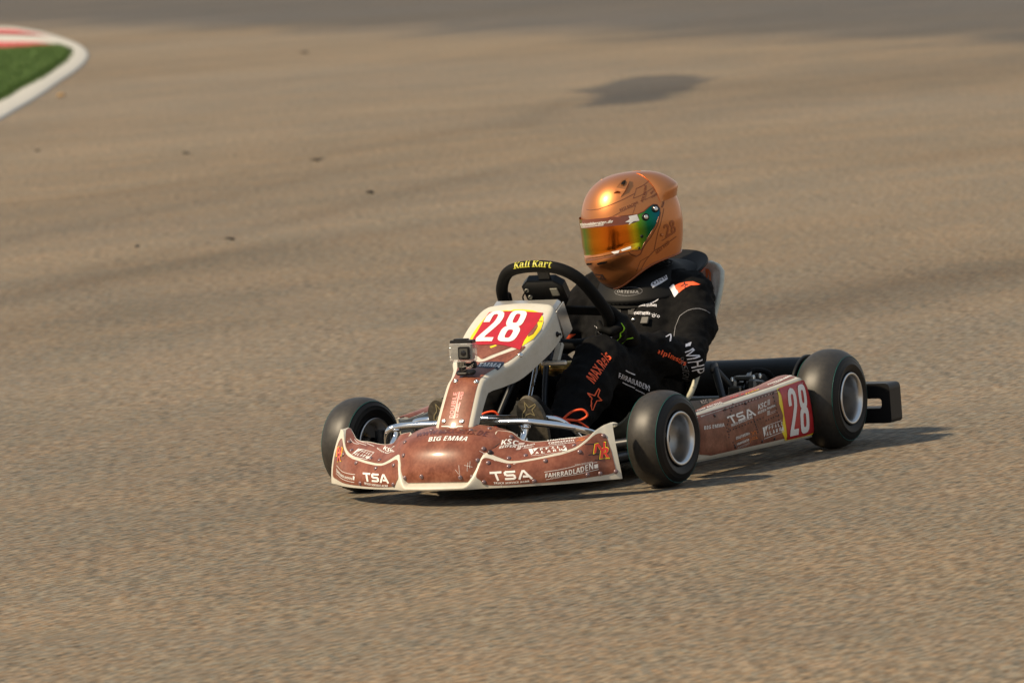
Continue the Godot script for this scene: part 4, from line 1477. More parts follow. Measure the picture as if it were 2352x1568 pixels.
func numeral28(parent: Node, s: Dictionary, c: int, bl: Vector2, br: Vector2, tl: Vector2, off: float, level := false):
	# narrow racing numerals, as thick outlines
	var o0 := uv_at(s, px(c, bl.x, bl.y))
	var ex := uv_at(s, px(c, br.x, br.y)) - o0
	var ey := uv_at(s, px(c, tl.x, tl.y)) - o0
	if level:
		o0.y = 0.11
		ex.y = 0.0
		ey.y = 0.80
	var polys := []
	var put := func(pl: PackedVector2Array):
		var q := PackedVector2Array()
		for p in pl:
			q.append(o0 + ex * p.x + ey * p.y)
		polys.append(q)
	var ring := func(o: PackedVector2Array, i: PackedVector2Array):
		var k := o.size()
		for a in k:
			put.call(PackedVector2Array([o[a], o[(a + 1) % k], i[(a + 1) % k], i[a]]))
	# 2: ribbon round the bow and down the diagonal, then the foot
	var ob := [Vector2(0.0, 0.64), Vector2(0.0, 0.80), Vector2(0.03, 0.90), Vector2(0.10, 0.97), Vector2(0.22, 1.0), Vector2(0.34, 0.97), Vector2(0.41, 0.90), Vector2(0.44, 0.80), Vector2(0.44, 0.70), Vector2(0.42, 0.60), Vector2(0.20, 0.17), Vector2(0.20, 0.0)]
	var ib := [Vector2(0.155, 0.64), Vector2(0.155, 0.80), Vector2(0.16, 0.845), Vector2(0.18, 0.87), Vector2(0.22, 0.88), Vector2(0.26, 0.87), Vector2(0.28, 0.845), Vector2(0.285, 0.80), Vector2(0.285, 0.71), Vector2(0.265, 0.62), Vector2(0.0, 0.12), Vector2(0.0, 0.0)]
	for a in ob.size() - 1:
		put.call(PackedVector2Array([ob[a], ob[a + 1], ib[a + 1], ib[a]]))
	put.call(PackedVector2Array([Vector2(0.19, 0.0), Vector2(0.44, 0.0), Vector2(0.44, 0.13), Vector2(0.19, 0.13)]))
	# 8: two stacked rings
	for e in [[Vector2(0.77, 0.755), Vector2(0.205, 0.245), Vector2(0.065, 0.135)], [Vector2(0.77, 0.27), Vector2(0.23, 0.27), Vector2(0.075, 0.145)]]:
		var o := PackedVector2Array()
		var i := PackedVector2Array()
		for a in 28:
			var an := TAU * a / 28
			var cs := Vector2(signf(cos(an)) * pow(absf(cos(an)), 0.6), signf(sin(an)) * pow(absf(sin(an)), 0.6))
			o.append(e[0] + cs * e[1])
			i.append(e[0] + cs * e[2])
		ring.call(o, i)
	return part(parent, "number", conform(polys, s, off, s.cell), M.white_vinyl)

const WC := Vector3(0.705, 0.465, 0.0)
const WTILT := 0.9076
func wheel_plane(a: float, b: float) -> Vector3:
	# a towards the driver's left, b up along the steering wheel's face
	return WC + Vector3(0, 0, -1) * a + Vector3(cos(WTILT), sin(WTILT), 0) * b
func kart_works(kart: Node):
	# steering wheel: a flat-topped hoop, turned to the right
	var rim := []
	for q in [[-0.128, 0.028], [-0.113, 0.083], [-0.07, 0.135], [0.005, 0.149], [0.078, 0.138], [0.126, 0.098], [0.153, 0.025], [0.163, -0.046], [0.135, -0.105], [0.06, -0.138], [-0.03, -0.135], [-0.10, -0.09], [-0.128, -0.03]]:
		rim.append(wheel_plane(q[0], q[1]))
	var hoop := smooth_path(rim, 8, true)
	var axis := Vector3(-sin(WTILT), cos(WTILT), 0)
	var sw := MB.new()
	sw.tube(hoop, 0.0165, 14, true)
	var steer := part(kart, "steering_wheel", sw, M.black_matt)
	var spk := MB.new()
	for e in [[[0.03, 0.14], [0.015, 0.01], 0.036], [[0.15, -0.02], [0.02, 0.0], 0.032], [[-0.12, -0.02], [-0.02, 0.0], 0.032]]:
		var a := wheel_plane(e[0][0], e[0][1])
		var c := wheel_plane(e[1][0], e[1][1]) - axis * 0.012
		var dir := (c - a).normalized()
		var sd := dir.cross(axis).normalized()
		spk.rbox(Vector3((c - a).length(), e[2], 0.006), 0.002, Transform3D(Basis(dir, sd, dir.cross(sd)), (a + c) * 0.5))
	spk.lathe([Vector2(0.034, -0.02), Vector2(0.034, -0.006), Vector2(0.03, -0.002), Vector2(0.0001, -0.002)], 20, Transform3D(Basis(Vector3(0, 0, -1), axis.cross(Vector3(0, 0, -1)), axis), WC))
	part(steer, "spoke", spk, M.black_plastic)
	for e in [[0.012, 0.035], [-0.012, 0.02], [0.018, -0.005]]:
		var bo := part(steer, "bolt", dome(0.006, 0.004), M.silver_screw)
		bo.transform = Transform3D(Basis(Vector3(0, 0, -1), -(axis.cross(Vector3(0, 0, -1))), -axis), wheel_plane(e[0], e[1]) - axis * 0.022)
	# yellow lettering along the top of the hoop
	var hf := func(u: float, v: float) -> Vector3:
		var k := hoop.size()
		var t := fposmod(u, 1.0) * k
		var i := int(t)
		var p: Vector3 = hoop[i % k].lerp(hoop[(i + 1) % k], t - i)
		var tg: Vector3 = (hoop[(i + 2) % k] - hoop[(i - 1 + k) % k]).normalized()
		var out := tg.cross(axis).normalized()
		if out.dot(p - WC) < 0.0:
			out = -out
		return p + (out * cos(v) - axis * sin(v)) * 0.0165
	hoop_words(steer, hf, hoop, axis)
	# column and supports
	var col := MB.new()
	col.tube([WC - axis * 0.02, Vector3(0.74, 0.42, 0), Vector3(0.92, 0.11, 0)], 0.0095, 12)
	part(kart, "steering_column", col, M.chrome)
	var sup := MB.new()
	for z in [-0.055, 0.055]:
		sup.tube(smooth_path([Vector3(0.80, 0.335, z * 0.6), Vector3(0.87, 0.25, z), Vector3(0.98, 0.07, z * 1.8)], 5), 0.008, 8)
	sup.rbox(Vector3(0.03, 0.012, 0.1), 0.003, Transform3D(Basis(Vector3(0, 0, 1), -0.9), Vector3(0.80, 0.338, 0)))
	part(kart, "column_support", sup, M.dark_frame)
	# bright fuel tank shroud and bracket behind the number plate
	var sh := MB.new()
	sh.rbox(Vector3(0.075, 0.07, 0.20), 0.008, Transform3D(Basis(Vector3(0, 0, 1), -0.5), Vector3(0.785, 0.445, 0.03)))
	var box := part(kart, "foil_wrapped_box", sh, M.satin_foil)
	var fl := MB.new()
	fl.rbox(Vector3(0.05, 0.09, 0.004), 0.001, Transform3D(Basis(Vector3(0, 0, 1), -0.5), Vector3(0.765, 0.432, -0.073)))
	part(box, "side_plate", fl, M.satin_foil)
	var br := MB.new()
	br.rbox(Vector3(0.012, 0.055, 0.02), 0.002, Transform3D(Basis(Vector3(0, 0, 1), 0.6), Vector3(0.835, 0.352, -0.085)))
	part(kart, "nose_bracket", br, M.cream)
	var br2 := MB.new()
	br2.rbox(Vector3(0.014, 0.012, 0.07), 0.003, Transform3D(Basis(Vector3(0, 1, 0), 0.25), Vector3(0.862, 0.325, -0.085)))
	part(kart, "nose_bracket", br2, M.satin_foil)
	var bc := MB.new()
	bc.lathe([Vector2(0.02, -0.06), Vector2(0.02, -0.01), Vector2(0.014, -0.008), Vector2(0.014, 0.02), Vector2(0.02, 0.022), Vector2(0.02, 0.06), Vector2(0.0001, 0.06)], 16, Transform3D(Basis(), Vector3(0.72, 0.30, -0.04)))
	part(kart, "master_cylinder", bc, M.brass)
	# display on the steering wheel
	var oc := PackedVector2Array()
	for q in [[-0.062, -0.018], [-0.045, -0.045], [0.045, -0.045], [0.062, -0.018], [0.062, 0.03], [0.04, 0.05], [-0.04, 0.05], [-0.062, 0.03]]:
		oc.append(Vector2(q[0], q[1]))
	var dx := Transform3D(Basis(Vector3(0, 0, -1), Vector3(cos(WTILT), sin(WTILT), 0), -axis), wheel_plane(0.012, 0.055))
	var db := MB.new()
	db.prism(oc, -0.016, 0.012, dx, 0.003)
	var disp := part(kart, "lap_display", db, M.black_plastic)
	var dp := MB.new()
	dp.rbox(Vector3(0.022, 0.026, 0.004), 0.001, Transform3D(dx.basis, dx * Vector3(0.034, 0.012, 0.014)))
	part(disp, "cover_plate", dp, M.amber_plate)
	for q in [[-0.048, 0.02], [-0.046, -0.004], [-0.034, -0.026], [-0.02, -0.034]]:
		var so := MB.new()
		so.lathe([Vector2(0.006, 0.0), Vector2(0.006, 0.004), Vector2(0.004, 0.004), Vector2(0.004, 0.001), Vector2(0.0001, 0.001)], 12)
		var po := part(disp, "socket", so, M.amber_plate)
		po.transform = Transform3D(dx.basis, dx * Vector3(q[0], q[1], 0.012))
	var cb := MB.new()
	cb.tube(smooth_path([dx * Vector3(-0.048, 0.02, 0.012), dx * Vector3(-0.058, 0.01, 0.03), dx * Vector3(-0.062, -0.03, 0.03), Vector3(0.80, 0.46, 0.055)], 6), 0.0022, 6)
	part(disp, "cable", cb, M.black_matt)
	# chrome hoops at the front
	var h1 := MB.new()
	h1.tube(smooth_path([Vector3(1.10, 0.10, 0.29), Vector3(1.16, 0.135, 0.275), Vector3(1.20, 0.178, 0.25), Vector3(1.20, 0.192, 0.225), Vector3(1.20, 0.197, 0.15), Vector3(1.20, 0.199, -0.03), Vector3(1.20, 0.200, -0.15), Vector3(1.195, 0.195, -0.205), Vector3(1.16, 0.180, -0.27), Vector3(1.10, 0.158, -0.305), Vector3(1.06, 0.14, -0.315)], 6), 0.0095, 12)
	var hoop1 := part(kart, "bumper_hoop", h1, M.chrome)
	for z in [0.222, -0.165]:
		var pb := MB.new()
		pb.tube(smooth_path([Vector3(1.20, 0.192, z), Vector3(1.205, 0.170, z + 0.002), Vector3(1.22, 0.148, z + 0.006), Vector3(1.24, 0.11, z + 0.012)], 5), 0.008, 10)
		pb.lathe([Vector2(0.0085, -0.004), Vector2(0.012, -0.002), Vector2(0.012, 0.003), Vector2(0.0085, 0.005)], 14, Transform3D(Basis(Vector3(1, 0, 0), PI / 2), Vector3(1.20, 0.186, z)))
		part(hoop1, "stay", pb, M.chrome)
	var h2 := MB.new()
	h2.tube(smooth_path([Vector3(0.98, 0.13, 0.26), Vector3(1.06, 0.18, 0.245), Vector3(1.08, 0.198, 0.215), Vector3(1.08, 0.200, 0.10), Vector3(1.08, 0.200, -0.08), Vector3(1.08, 0.198, -0.165), Vector3(1.06, 0.182, -0.205), Vector3(1.0, 0.13, -0.225), Vector3(0.96, 0.08, -0.23)], 6), 0.008, 12)
	part(kart, "foot_guard_hoop", h2, M.chrome)
	# chassis tubes, floor tray, axles
	var ch := MB.new()
	for s in [-1.0, 1.0]:
		ch.tube(smooth_path([Vector3(1.22, 0.075, 0.10 * s), Vector3(1.14, 0.07, 0.20 * s), Vector3(0.98, 0.07, 0.27 * s), Vector3(0.82, 0.065, 0.25 * s), Vector3(0.55, 0.06, 0.28 * s), Vector3(0.2, 0.06, 0.30 * s), Vector3(-0.1, 0.065, 0.29 * s)], 6), 0.014, 10)
		ch.tube([Vector3(0.98, 0.11, 0.27 * s), Vector3(0.98, 0.125, 0.40 * s)], 0.013, 10)
		ch.tube([Vector3(0.7, 0.06, 0.27 * s), Vector3(0.68, 0.075, 0.45 * s)], 0.01, 8)
		ch.tube([Vector3(0.3, 0.06, 0.29 * s), Vector3(0.3, 0.075, 0.45 * s)], 0.01, 8)
		ch.tube([Vector3(0.0, 0.138, 0.26 * s), Vector3(-0.02, 0.06, 0.29 * s)], 0.018, 8)
	ch.tube([Vector3(1.22, 0.075, -0.10), Vector3(1.22, 0.075, 0.10)], 0.014, 10)
	ch.tube([Vector3(0.80, 0.062, -0.25), Vector3(0.80, 0.062, 0.25)], 0.013, 10)
	ch.tube([Vector3(-0.1, 0.065, -0.29), Vector3(-0.1, 0.065, 0.29)], 0.013, 10)
	part(kart, "chassis_frame", ch, M.dark_frame)
	var tr := MB.new()
	tr.prism(rounded([Vector2(1.24, -0.14), Vector2(1.24, 0.14), Vector2(1.0, 0.27), Vector2(0.42, 0.27), Vector2(0.42, -0.27), Vector2(1.0, -0.27)], 0.04), -0.004, 0.0, Transform3D(Basis(Vector3(1, 0, 0), PI / 2), Vector3(0, 0.048, 0)))
	part(kart, "floor_tray", tr, M.black_plastic)
	var ax := MB.new()
	ax.tube([Vector3(0, 0.138, -0.50), Vector3(0, 0.138, 0.50)], 0.015, 14)
	var axle := part(kart, "rear_axle", ax, M.steel)
	for s in [-1.0, 1.0]:
		var hb := MB.new()
		hb.lathe([Vector2(0.03, -0.03), Vector2(0.03, 0.03), Vector2(0.0151, 0.03), Vector2(0.0151, -0.03)], 18, Transform3D(Basis(), Vector3(0, 0.138, 0.40 * s)), true)
		part(axle, "axle_hub", hb, M.dark_frame)
		var st := MB.new()
		st.tube([Vector3(0.98, 0.128, 0.395 * s), Vector3(0.98, 0.128, 0.47 * s)], 0.012, 12)
		st.tube([Vector3(0.98, 0.095, 0.395 * s), Vector3(0.98, 0.165, 0.395 * s)], 0.014, 12)
		st.tube([Vector3(0.98, 0.12, 0.395 * s), Vector3(0.90, 0.11, 0.36 * s)], 0.009, 8)
		part(kart, "stub_axle", st, M.dark_frame)
		var tb := MB.new()
		tb.tube([Vector3(0.90, 0.112, 0.36 * s), Vector3(0.925, 0.115, 0.03 * s)], 0.006, 8)
		part(kart, "track_rod", tb, M.steel)
		# pedals
		var pd := MB.new()
		pd.tube(smooth_path([Vector3(1.13, 0.065, 0.15 * s), Vector3(1.15, 0.13, 0.14 * s), Vector3(1.15, 0.19, 0.12 * s), Vector3(1.155, 0.195, 0.08 * s)], 5), 0.006, 8)
		part(kart, "pedal", pd, M.chrome)
	# brake disc and caliper on the left
	var bd := MB.new()
	bd.lathe([Vector2(0.088, -0.005), Vector2(0.088, 0.005), Vector2(0.05, 0.005), Vector2(0.05, -0.005)], 48, Transform3D(Basis(), Vector3(0, 0.138, -0.265)), true)
	part(kart, "brake_disc", bd, M.brake_disc)
	var cl := MB.new()
	for z in [-0.295, -0.235]:
		cl.rbox(Vector3(0.07, 0.05, 0.026), 0.006, Transform3D(Basis(Vector3(0, 0, 1), 0.15), Vector3(0.058, 0.176, z)))
		cl.lathe([Vector2(0.017, -0.012), Vector2(0.017, 0.012), Vector2(0.012, 0.016), Vector2(0.0001, 0.016)], 14, Transform3D(Basis(), Vector3(0.058, 0.172, z)))
	cl.rbox(Vector3(0.026, 0.014, 0.06), 0.004, Transform3D(Basis(), Vector3(0.068, 0.206, -0.265)))
	cl.rbox(Vector3(0.025, 0.03, 0.04), 0.004, Transform3D(Basis(), Vector3(0.095, 0.172, -0.25)))
	var cal := part(kart, "brake_caliper", cl, M.steel)
	for q in [[0.078, 0.203, -0.298], [0.036, 0.203, -0.298], [0.085, 0.198, -0.235]]:
		var bo := MB.new()
		bo.lathe([Vector2(0.005, 0), Vector2(0.005, 0.007), Vector2(0.003, 0.012), Vector2(0.0001, 0.013)], 8, Transform3D(Basis(Vector3(1, 0, 0), -PI / 2), Vector3(q[0], q[1], q[2])))
		part(cal, "bolt", bo, M.silver_screw)
	var ho := MB.new()
	ho.tube(smooth_path([Vector3(0.04, 0.205, -0.26), Vector3(0.015, 0.222, -0.27), Vector3(-0.02, 0.21, -0.30), Vector3(-0.035, 0.16, -0.32)], 6), 0.0075, 8)
	part(cal, "brake_hose", ho, M.black_matt)
	# rear bumper
	var rb := MB.new()
	rb.tube(smooth_path([Vector3(-0.185, 0.15, 0.42), Vector3(-0.205, 0.178, 0.34), Vector3(-0.21, 0.182, 0.1), Vector3(-0.21, 0.184, -0.15), Vector3(-0.208, 0.186, -0.33), Vector3(-0.19, 0.16, -0.42)], 6), 0.052, 20)
	rb.rbox(Vector3(0.07, 0.09, 0.76), 0.015, Transform3D(Basis(), Vector3(-0.20, 0.095, 0)))
	for s in [-1.0, 1.0]:
		var hook := rounded([Vector2(0.38, 0.052), Vector2(0.600, 0.052), Vector2(0.598, 0.163), Vector2(0.38, 0.163), Vector2(0.38, 0.121), Vector2(0.572, 0.121), Vector2(0.572, 0.094), Vector2(0.38, 0.094)], [0.004, 0.012, 0.016, 0.004, 0.0, 0.009, 0.009, 0.0])
		rb.prism(hook, -0.237, -0.163, Transform3D(Basis(Vector3(0, 0, s), Vector3(0, 1, 0), Vector3(1, 0, 0)), Vector3.ZERO), 0.007)
	part(kart, "rear_bumper", rb, M.black_plastic)
	# narrow guard standing just inside the left rear wheel
	var gd := MB.new()
	gd.lathe([Vector2(0.116, -0.005), Vector2(0.119, -0.003), Vector2(0.119, 0.003), Vector2(0.116, 0.005), Vector2(0.09, 0.003), Vector2(0.09, -0.003)], 48, Transform3D(Basis(), Vector3(-0.004, 0.143, -0.425)), true)
	part(kart, "wheel_guard", gd, M.black_plastic)
	# seat: a bucket shell
	seat(kart)
	# dark tank panel beside the seat, with lettering
	var kp := MB.new()
	var kf := func(u: float, v: float) -> Vector3: return Vector3(lerpf(0.72, 0.36, u), lerpf(0.115, 0.200, v) - 0.02 * u * v, lerpf(-0.375, -0.365, v))
	kp.shell(rows_of(kf, 0.0, 1.0, 10, steps(0, 1, 6)), 0.01, Vector3(0.5, 0.15, 0))
	var panel := part(kart, "side_tank", kp, M.navy_vinyl)
	var KS := surface(kf, Vector3(0.5, 0.15, 0), [0, 1], [0, 1])
	KS.cell = Vector2(0.2, 0.3)
	write(panel, KS, "KSC", 12, [130, 665], [255, 635], [95, 598], M.grey_vinyl)
	lines_on(panel, KS, "sign_line", 12, [[[252, 578], [310, 572]], [[262, 600], [325, 594]], [[272, 622], [335, 616]], [[282, 642], [345, 636]]], 8.0, M.grey_vinyl)
	write(panel, KS, "REIFEN", 12, [165, 718], [280, 700], [158, 690], M.grey_vinyl)
	# engine on the right, silencer behind it
	var en := MB.new()
	en.rbox(Vector3(0.16, 0.12, 0.13), 0.012, Transform3D(Basis(), Vector3(0.20, 0.13, 0.32)))
	for k in 6:
		en.rbox(Vector3(0.11, 0.006, 0.11), 0.002, Transform3D(Basis(), Vector3(0.21, 0.20 + k * 0.012, 0.32)))
	en.rbox(Vector3(0.07, 0.09, 0.08), 0.008, Transform3D(Basis(), Vector3(0.21, 0.22, 0.32)))
	part(kart, "engine", en, M.steel)
	var ex := MB.new()
	ex.tube(smooth_path([Vector3(0.28, 0.2, 0.32), Vector3(0.36, 0.18, 0.36), Vector3(0.3, 0.15, 0.39), Vector3(0.16, 0.15, 0.40)], 6), 0.018, 12)
	part(kart, "exhaust_pipe", ex, M.steel)
func hoop_words(steer: Node, hf: Callable, hoop: Array, axis: Vector3):
	# lettering laid along the hoop between two photographed ends
	var ends := []
	for q in [px(3, 795, 175), px(3, 1195, 158)]:
		var best := 0.0
		var bd := 1e9
		for k in 400:
			var u := k / 400.0
			var p: Vector3 = hf.call(u, 0.35)
			var dd := see(p).distance_to(q)
			if dd < bd and p.y > WC.y + 0.05:
				bd = dd
				best = u
		ends.append(best)
	var S := {"f": hf, "ref": hf.call((ends[0] + ends[1]) * 0.5, 0.5) + axis * 0.05 + Vector3(0, -0.06, 0), "u": [0.0, 1.0], "v": [-1.0, 1.0], "cell": Vector2(0.012, 0.3)}
	var polys := []
	for t in text_shape("Kali Kart", "Droid Serif", true):
		var q := PackedVector2Array()
		for p in t:
			q.append(Vector2(lerpf(ends[0], ends[1], p.x), lerpf(0.95, -0.35, p.y)))
		polys.append(q)
	part(steer, "lettering", conform(polys, S, 0.0008, S.cell), M.dull_yellow)
func seat_point(u: float, v: float) -> Vector3:
	# v: front lip 0 .. top of the back 1; u: -1 near side .. 1 far side
	var s: Vector2 = curve(v, [0.0, 0.15, 0.35, 0.5, 0.65, 0.85, 0.97, 1.0], [Vector2(0.50, 0.105), Vector2(0.42, 0.065), Vector2(0.27, 0.052), Vector2(0.16, 0.09), Vector2(0.08, 0.21), Vector2(-0.03, 0.41), Vector2(-0.085, 0.50), Vector2(-0.105, 0.508)])
	var hw: float = curve(v, [0.0, 0.15, 0.35, 0.5, 0.65, 0.85, 0.95, 1.0], [0.13, 0.15, 0.165, 0.175, 0.185, 0.178, 0.15, 0.10])
	var wrap: float = curve(v, [0.0, 0.15, 0.35, 0.5, 0.65, 0.85, 1.0], [0.06, 0.09, 0.13, 0.15, 0.13, 0.075, 0.03])
	var t: Vector2 = (curve(minf(v + 0.02, 1.0), [0.0, 0.15, 0.35, 0.5, 0.65, 0.85, 0.97, 1.0], [Vector2(0.50, 0.105), Vector2(0.42, 0.065), Vector2(0.27, 0.052), Vector2(0.16, 0.09), Vector2(0.08, 0.21), Vector2(-0.03, 0.41), Vector2(-0.085, 0.50), Vector2(-0.105, 0.508)]) - s)
	var nn := Vector2(0.55, 0.84)
	if v > 0.5:
		nn = Vector2(0.9, 0.43)
	nn = Vector2(lerpf(0.2, 0.92, smoothstep(0.2, 0.7, v)), lerpf(0.98, 0.38, smoothstep(0.2, 0.7, v)))
	var a := u * 1.35
	var lat := sin(a) / sin(1.35) * hw
	var out := wrap * (1.0 - cos(a)) / (1.0 - cos(1.35))
	var flare := pow(maxf(absf(u) - 0.85, 0.0) / 0.15, 2.0) * 0.012
	return Vector3(s.x + nn.x * out, s.y + nn.y * out, lat + signf(u) * flare)
func seat(kart: Node):
	var b := MB.new()
	b.shell(rows_of(seat_point, -1.0, 1.0, 32, steps(0.0, 1.0, 40)), 0.006, Vector3(0.30, 0.45, 0))
	var st := part(kart, "seat", b, M.fibreglass)
	# rolled, ribbed edge down the back
	var rim := MB.new()
	var path := []
	for k in 25:
		path.append(seat_point(-1.0, lerpf(0.12, 1.0, k / 24.0)))
	for k in range(1, 12):
		path.append(seat_point(-1.0 + k / 6.0, 1.0))
	for k in 25:
		path.append(seat_point(1.0, lerpf(1.0, 0.12, k / 24.0)))
	rim.tube(path, 0.008, 10)
	part(st, "rolled_edge", rim, M.fibreglass)
	# orange lettering on the inside of the backrest
	var polys := []
	for t in text_shape("TEAM", "Droid Sans", true):
		var q := PackedVector2Array()
		for p in t:
			q.append(Vector2(lerpf(0.62, -0.72, p.x), lerpf(0.86, 0.965, p.y)))
		polys.append(q)
	var flip := {"f": seat_point, "ref": Vector3(-0.6, 0.2, 0), "u": [-1.0, 1.0], "v": [0.5, 1.0], "cell": Vector2(0.08, 0.03)}
	part(st, "lettering", conform(polys, flip, 0.0080, flip.cell), M.orange_vinyl)
	for s in [-1.0, 1.0]:
		var sb := MB.new()
		sb.tube([Vector3(0.12, 0.24, 0.20 * s), Vector3(0.22, 0.08, 0.29 * s)], 0.010, 8)
		sb.tube([Vector3(0.12, 0.24, 0.20 * s), Vector3(0.02, 0.08, 0.29 * s)], 0.010, 8)
		sb.lathe([Vector2(0.018, -0.006), Vector2(0.018, 0.004), Vector2(0.0001, 0.006)], 12, Transform3D(Basis(Vector3(0, 1, 0), PI if s < 0 else 0.0), Vector3(0.12, 0.24, 0.20 * s)))
		part(kart, "seat_stay", sb, M.dark_frame)

# ---------------------------------------------------------------- the driver
const HC := Vector3(0.17, 0.645, 0.0)
var hb: Basis
func helm_local(phi: float, th: float) -> Vector3:
	var d := Vector3(cos(phi) * cos(th), sin(th), -sin(phi) * cos(th))
	var a := 0.140 if d.x > 0 else 0.137
	var c := 0.151 if d.y > 0 else 0.185
	var b := 0.120
	if d.y < 0.0:
		a = lerpf(a, 0.150 if d.x > 0 else 0.128, minf(-d.y * 1.6, 1.0))
		b = lerpf(b, 0.112, minf(-d.y * 1.6, 1.0))
	var p := 2.45
	var r := pow(pow(absf(d.x) / a, p) + pow(absf(d.y) / c, p) + pow(absf(d.z) / b, p), -1.0 / p)
	# chin bar: a ledge stands out below the visor, a shallow groove above it
	if th < 0.0:
		var side := 1.0 - smoothstep(0.9, 1.5, absf(wrapf(phi, -PI, PI)))
		var e := th + 0.50 - 0.10 * (1.0 - cos(phi))
		r += side * (0.0065 * exp(-pow(e / 0.085, 2.0)) - 0.004 * exp(-pow((e - 0.14) / 0.05, 2.0)) - 0.003 * exp(-pow((e + 0.22) / 0.08, 2.0)))
	return d * r
func helm_base(phi: float) -> float:
	var f := cos(phi)
	return deg_to_rad(lerpf(-47.0, -61.0, f) if f > 0 else lerpf(-47.0, -34.0, -f))
func helm_point(phi: float, th: float) -> Vector3:
	return HC + hb * helm_local(phi, th)
func helmet(man: Node):
	hb = Basis(Vector3.UP, deg_to_rad(-43.0)) * Basis(Vector3(0, 0, 1), deg_to_rad(-5.0))
	var rows := []
	for j in 41:
		var row := []
		for i in 72:
			var phi := TAU * i / 72
			row.append(helm_point(phi, lerpf(PI / 2 - 0.01, helm_base(phi), j / 40.0)))
		rows.append(row)
	var b := MB.new()
	b.shell(rows, 0.006, HC, true)
	var top := []
	for i in 72:
		top.append(rows[0][i])
	b.flat(top, hb * Vector3.UP)
	var hel := part(man, "helmet", b, M.helmet_paint)
	var S := surface(helm_point, HC, [-0.4, 3.4], [-1.0, 1.35])
	S.cell = Vector2(0.06, 0.06)
	var nr := MB.new()
	var ring := []
	for i in 72:
		var phi := TAU * i / 72
		ring.append(HC + (helm_point(phi, helm_base(phi)) - HC) * 0.93)
	nr.tube(ring, 0.009, 10, true)
	part(hel, "neck_roll", nr, M.black_matt)
	var edge := MB.new()
	ring = []
	for i in 96:
		var phi := TAU * i / 96
		ring.append(helm_point(phi, helm_base(phi)))
	edge.tube(ring, 0.0028, 8, true)
	part(hel, "edge_trim", edge, M.helmet_tone)
	# lining that closes the helmet round the neck
	var li := MB.new()
	var lr := []
	for i in 72:
		var phi := TAU * i / 72
		var p := helm_point(phi, helm_base(phi) + 0.06)
		lr.append(HC + (p - HC) * 0.95)
	var lr2 := []
	for i in 72:
		lr2.append(lr[i].lerp(HC + Vector3(-0.01, -0.09, 0), 0.75))
	li.grid([lr, lr2], true, false, HC)
	part(hel, "lining", li, M.black_matt)
	# mirrored visor: near half read from the photograph, the far half its mirror image
	var up := []
	for q in [[500, 650], [640, 637], [780, 622], [850, 590], [905, 540], [945, 517], [985, 520], [1013, 560], [1017, 610], [990, 690], [930, 800], [860, 910], [820, 985], [720, 997], [500, 1034]]:
		up.append(uv_at(S, px(4, q[0], q[1])))
	var first: Vector2 = up[0]
	var last: Vector2 = up[-1]
	var near := PackedVector2Array([Vector2(0, first.y - 0.02)])
	for q in up:
		near.append(q)
	near.append(Vector2(0, last.y - 0.02))
	var far := PackedVector2Array()
	for q in near:
		far.append(Vector2(-q.x, q.y))
	far.reverse()
	var SV := S.duplicate()
	SV["uvmap"] = 1.85
	SV.f = func(phi: float, th: float) -> Vector3:
		# the visor is bent like a cylinder: its plan hardly changes with height
		var l := helm_local(phi, th)
		var mid := helm_local(phi, -0.08)
		var k: float = Vector2(mid.x, mid.z).length() / maxf(Vector2(l.x, l.z).length(), 0.01)
		k = 1.0 + maxf(k - 1.0, 0.0) * 0.8 * (1.0 - smoothstep(0.7, 1.3, absf(phi)))
		return HC + hb * Vector3(l.x * k, l.y, l.z * k)
	var vb := conform([near], SV, 0.0032, Vector2(0.035, 0.035))
	conform([far], SV, 0.0032, Vector2(0.035, 0.035), vb)
	var vis := part(hel, "visor", vb, M.visor)
	var ve := MB.new()
	var loop := []
	var vf: Callable = SV.f
	for q in near.slice(1, near.size() - 1):
		loop.append(vf.call(q.x, q.y) + normal_at(S, q.x, q.y) * 0.0028)
	var mir := []
	for q in near.slice(1, near.size() - 1):
		mir.append(vf.call(-q.x, q.y) + normal_at(S, -q.x, q.y) * 0.0028)
	mir.reverse()
	ve.tube(loop + mir, 0.0017, 6, true)
	part(vis, "visor_edge", ve, M.helmet_line)
	S = S.duplicate()
	var SB: Dictionary = S.duplicate()
	S.f = SV.f
	var strip_m := mat("visor_strip", lin(0.16, 0.045, 0.028), 0.35, 0.0, 0.4)
	shape_on(vis, S, "sun_strip", 4, [[[215, 676], [350, 664], [500, 652], [640, 640], [785, 624], [803, 688], [740, 712], [620, 730], [500, 742], [350, 756], [222, 766]]], strip_m, 0.0042)
	write(vis, S, "mittelstandsberater.de", 4, [205, 738], [524, 706], [205, 706], M.white_vinyl, 0.005)
	write(vis, S, "HANS KARCHEN KOCH WERNKE", 4, [212, 757], [436, 734], [212, 744], M.white_vinyl, 0.005)
	shape_on(vis, S, "white_flash", 4, [[[655, 700], [700, 672], [690, 640], [775, 622], [800, 686], [742, 692], [690, 730], [700, 702]]], M.white_vinyl, 0.0052)
	shape_on(vis, S, "lower_strip", 4, [[[245, 1055], [500, 1010], [715, 962], [722, 985], [520, 1030], [250, 1082]]], M.helmet_paint, 0.0042)
	shape_on(vis, S, "white_flash", 4, [[[515, 1012], [600, 994], [590, 1022], [545, 1032]], [[612, 990], [712, 955], [716, 978], [625, 1008]]], M.white_vinyl, 0.005)
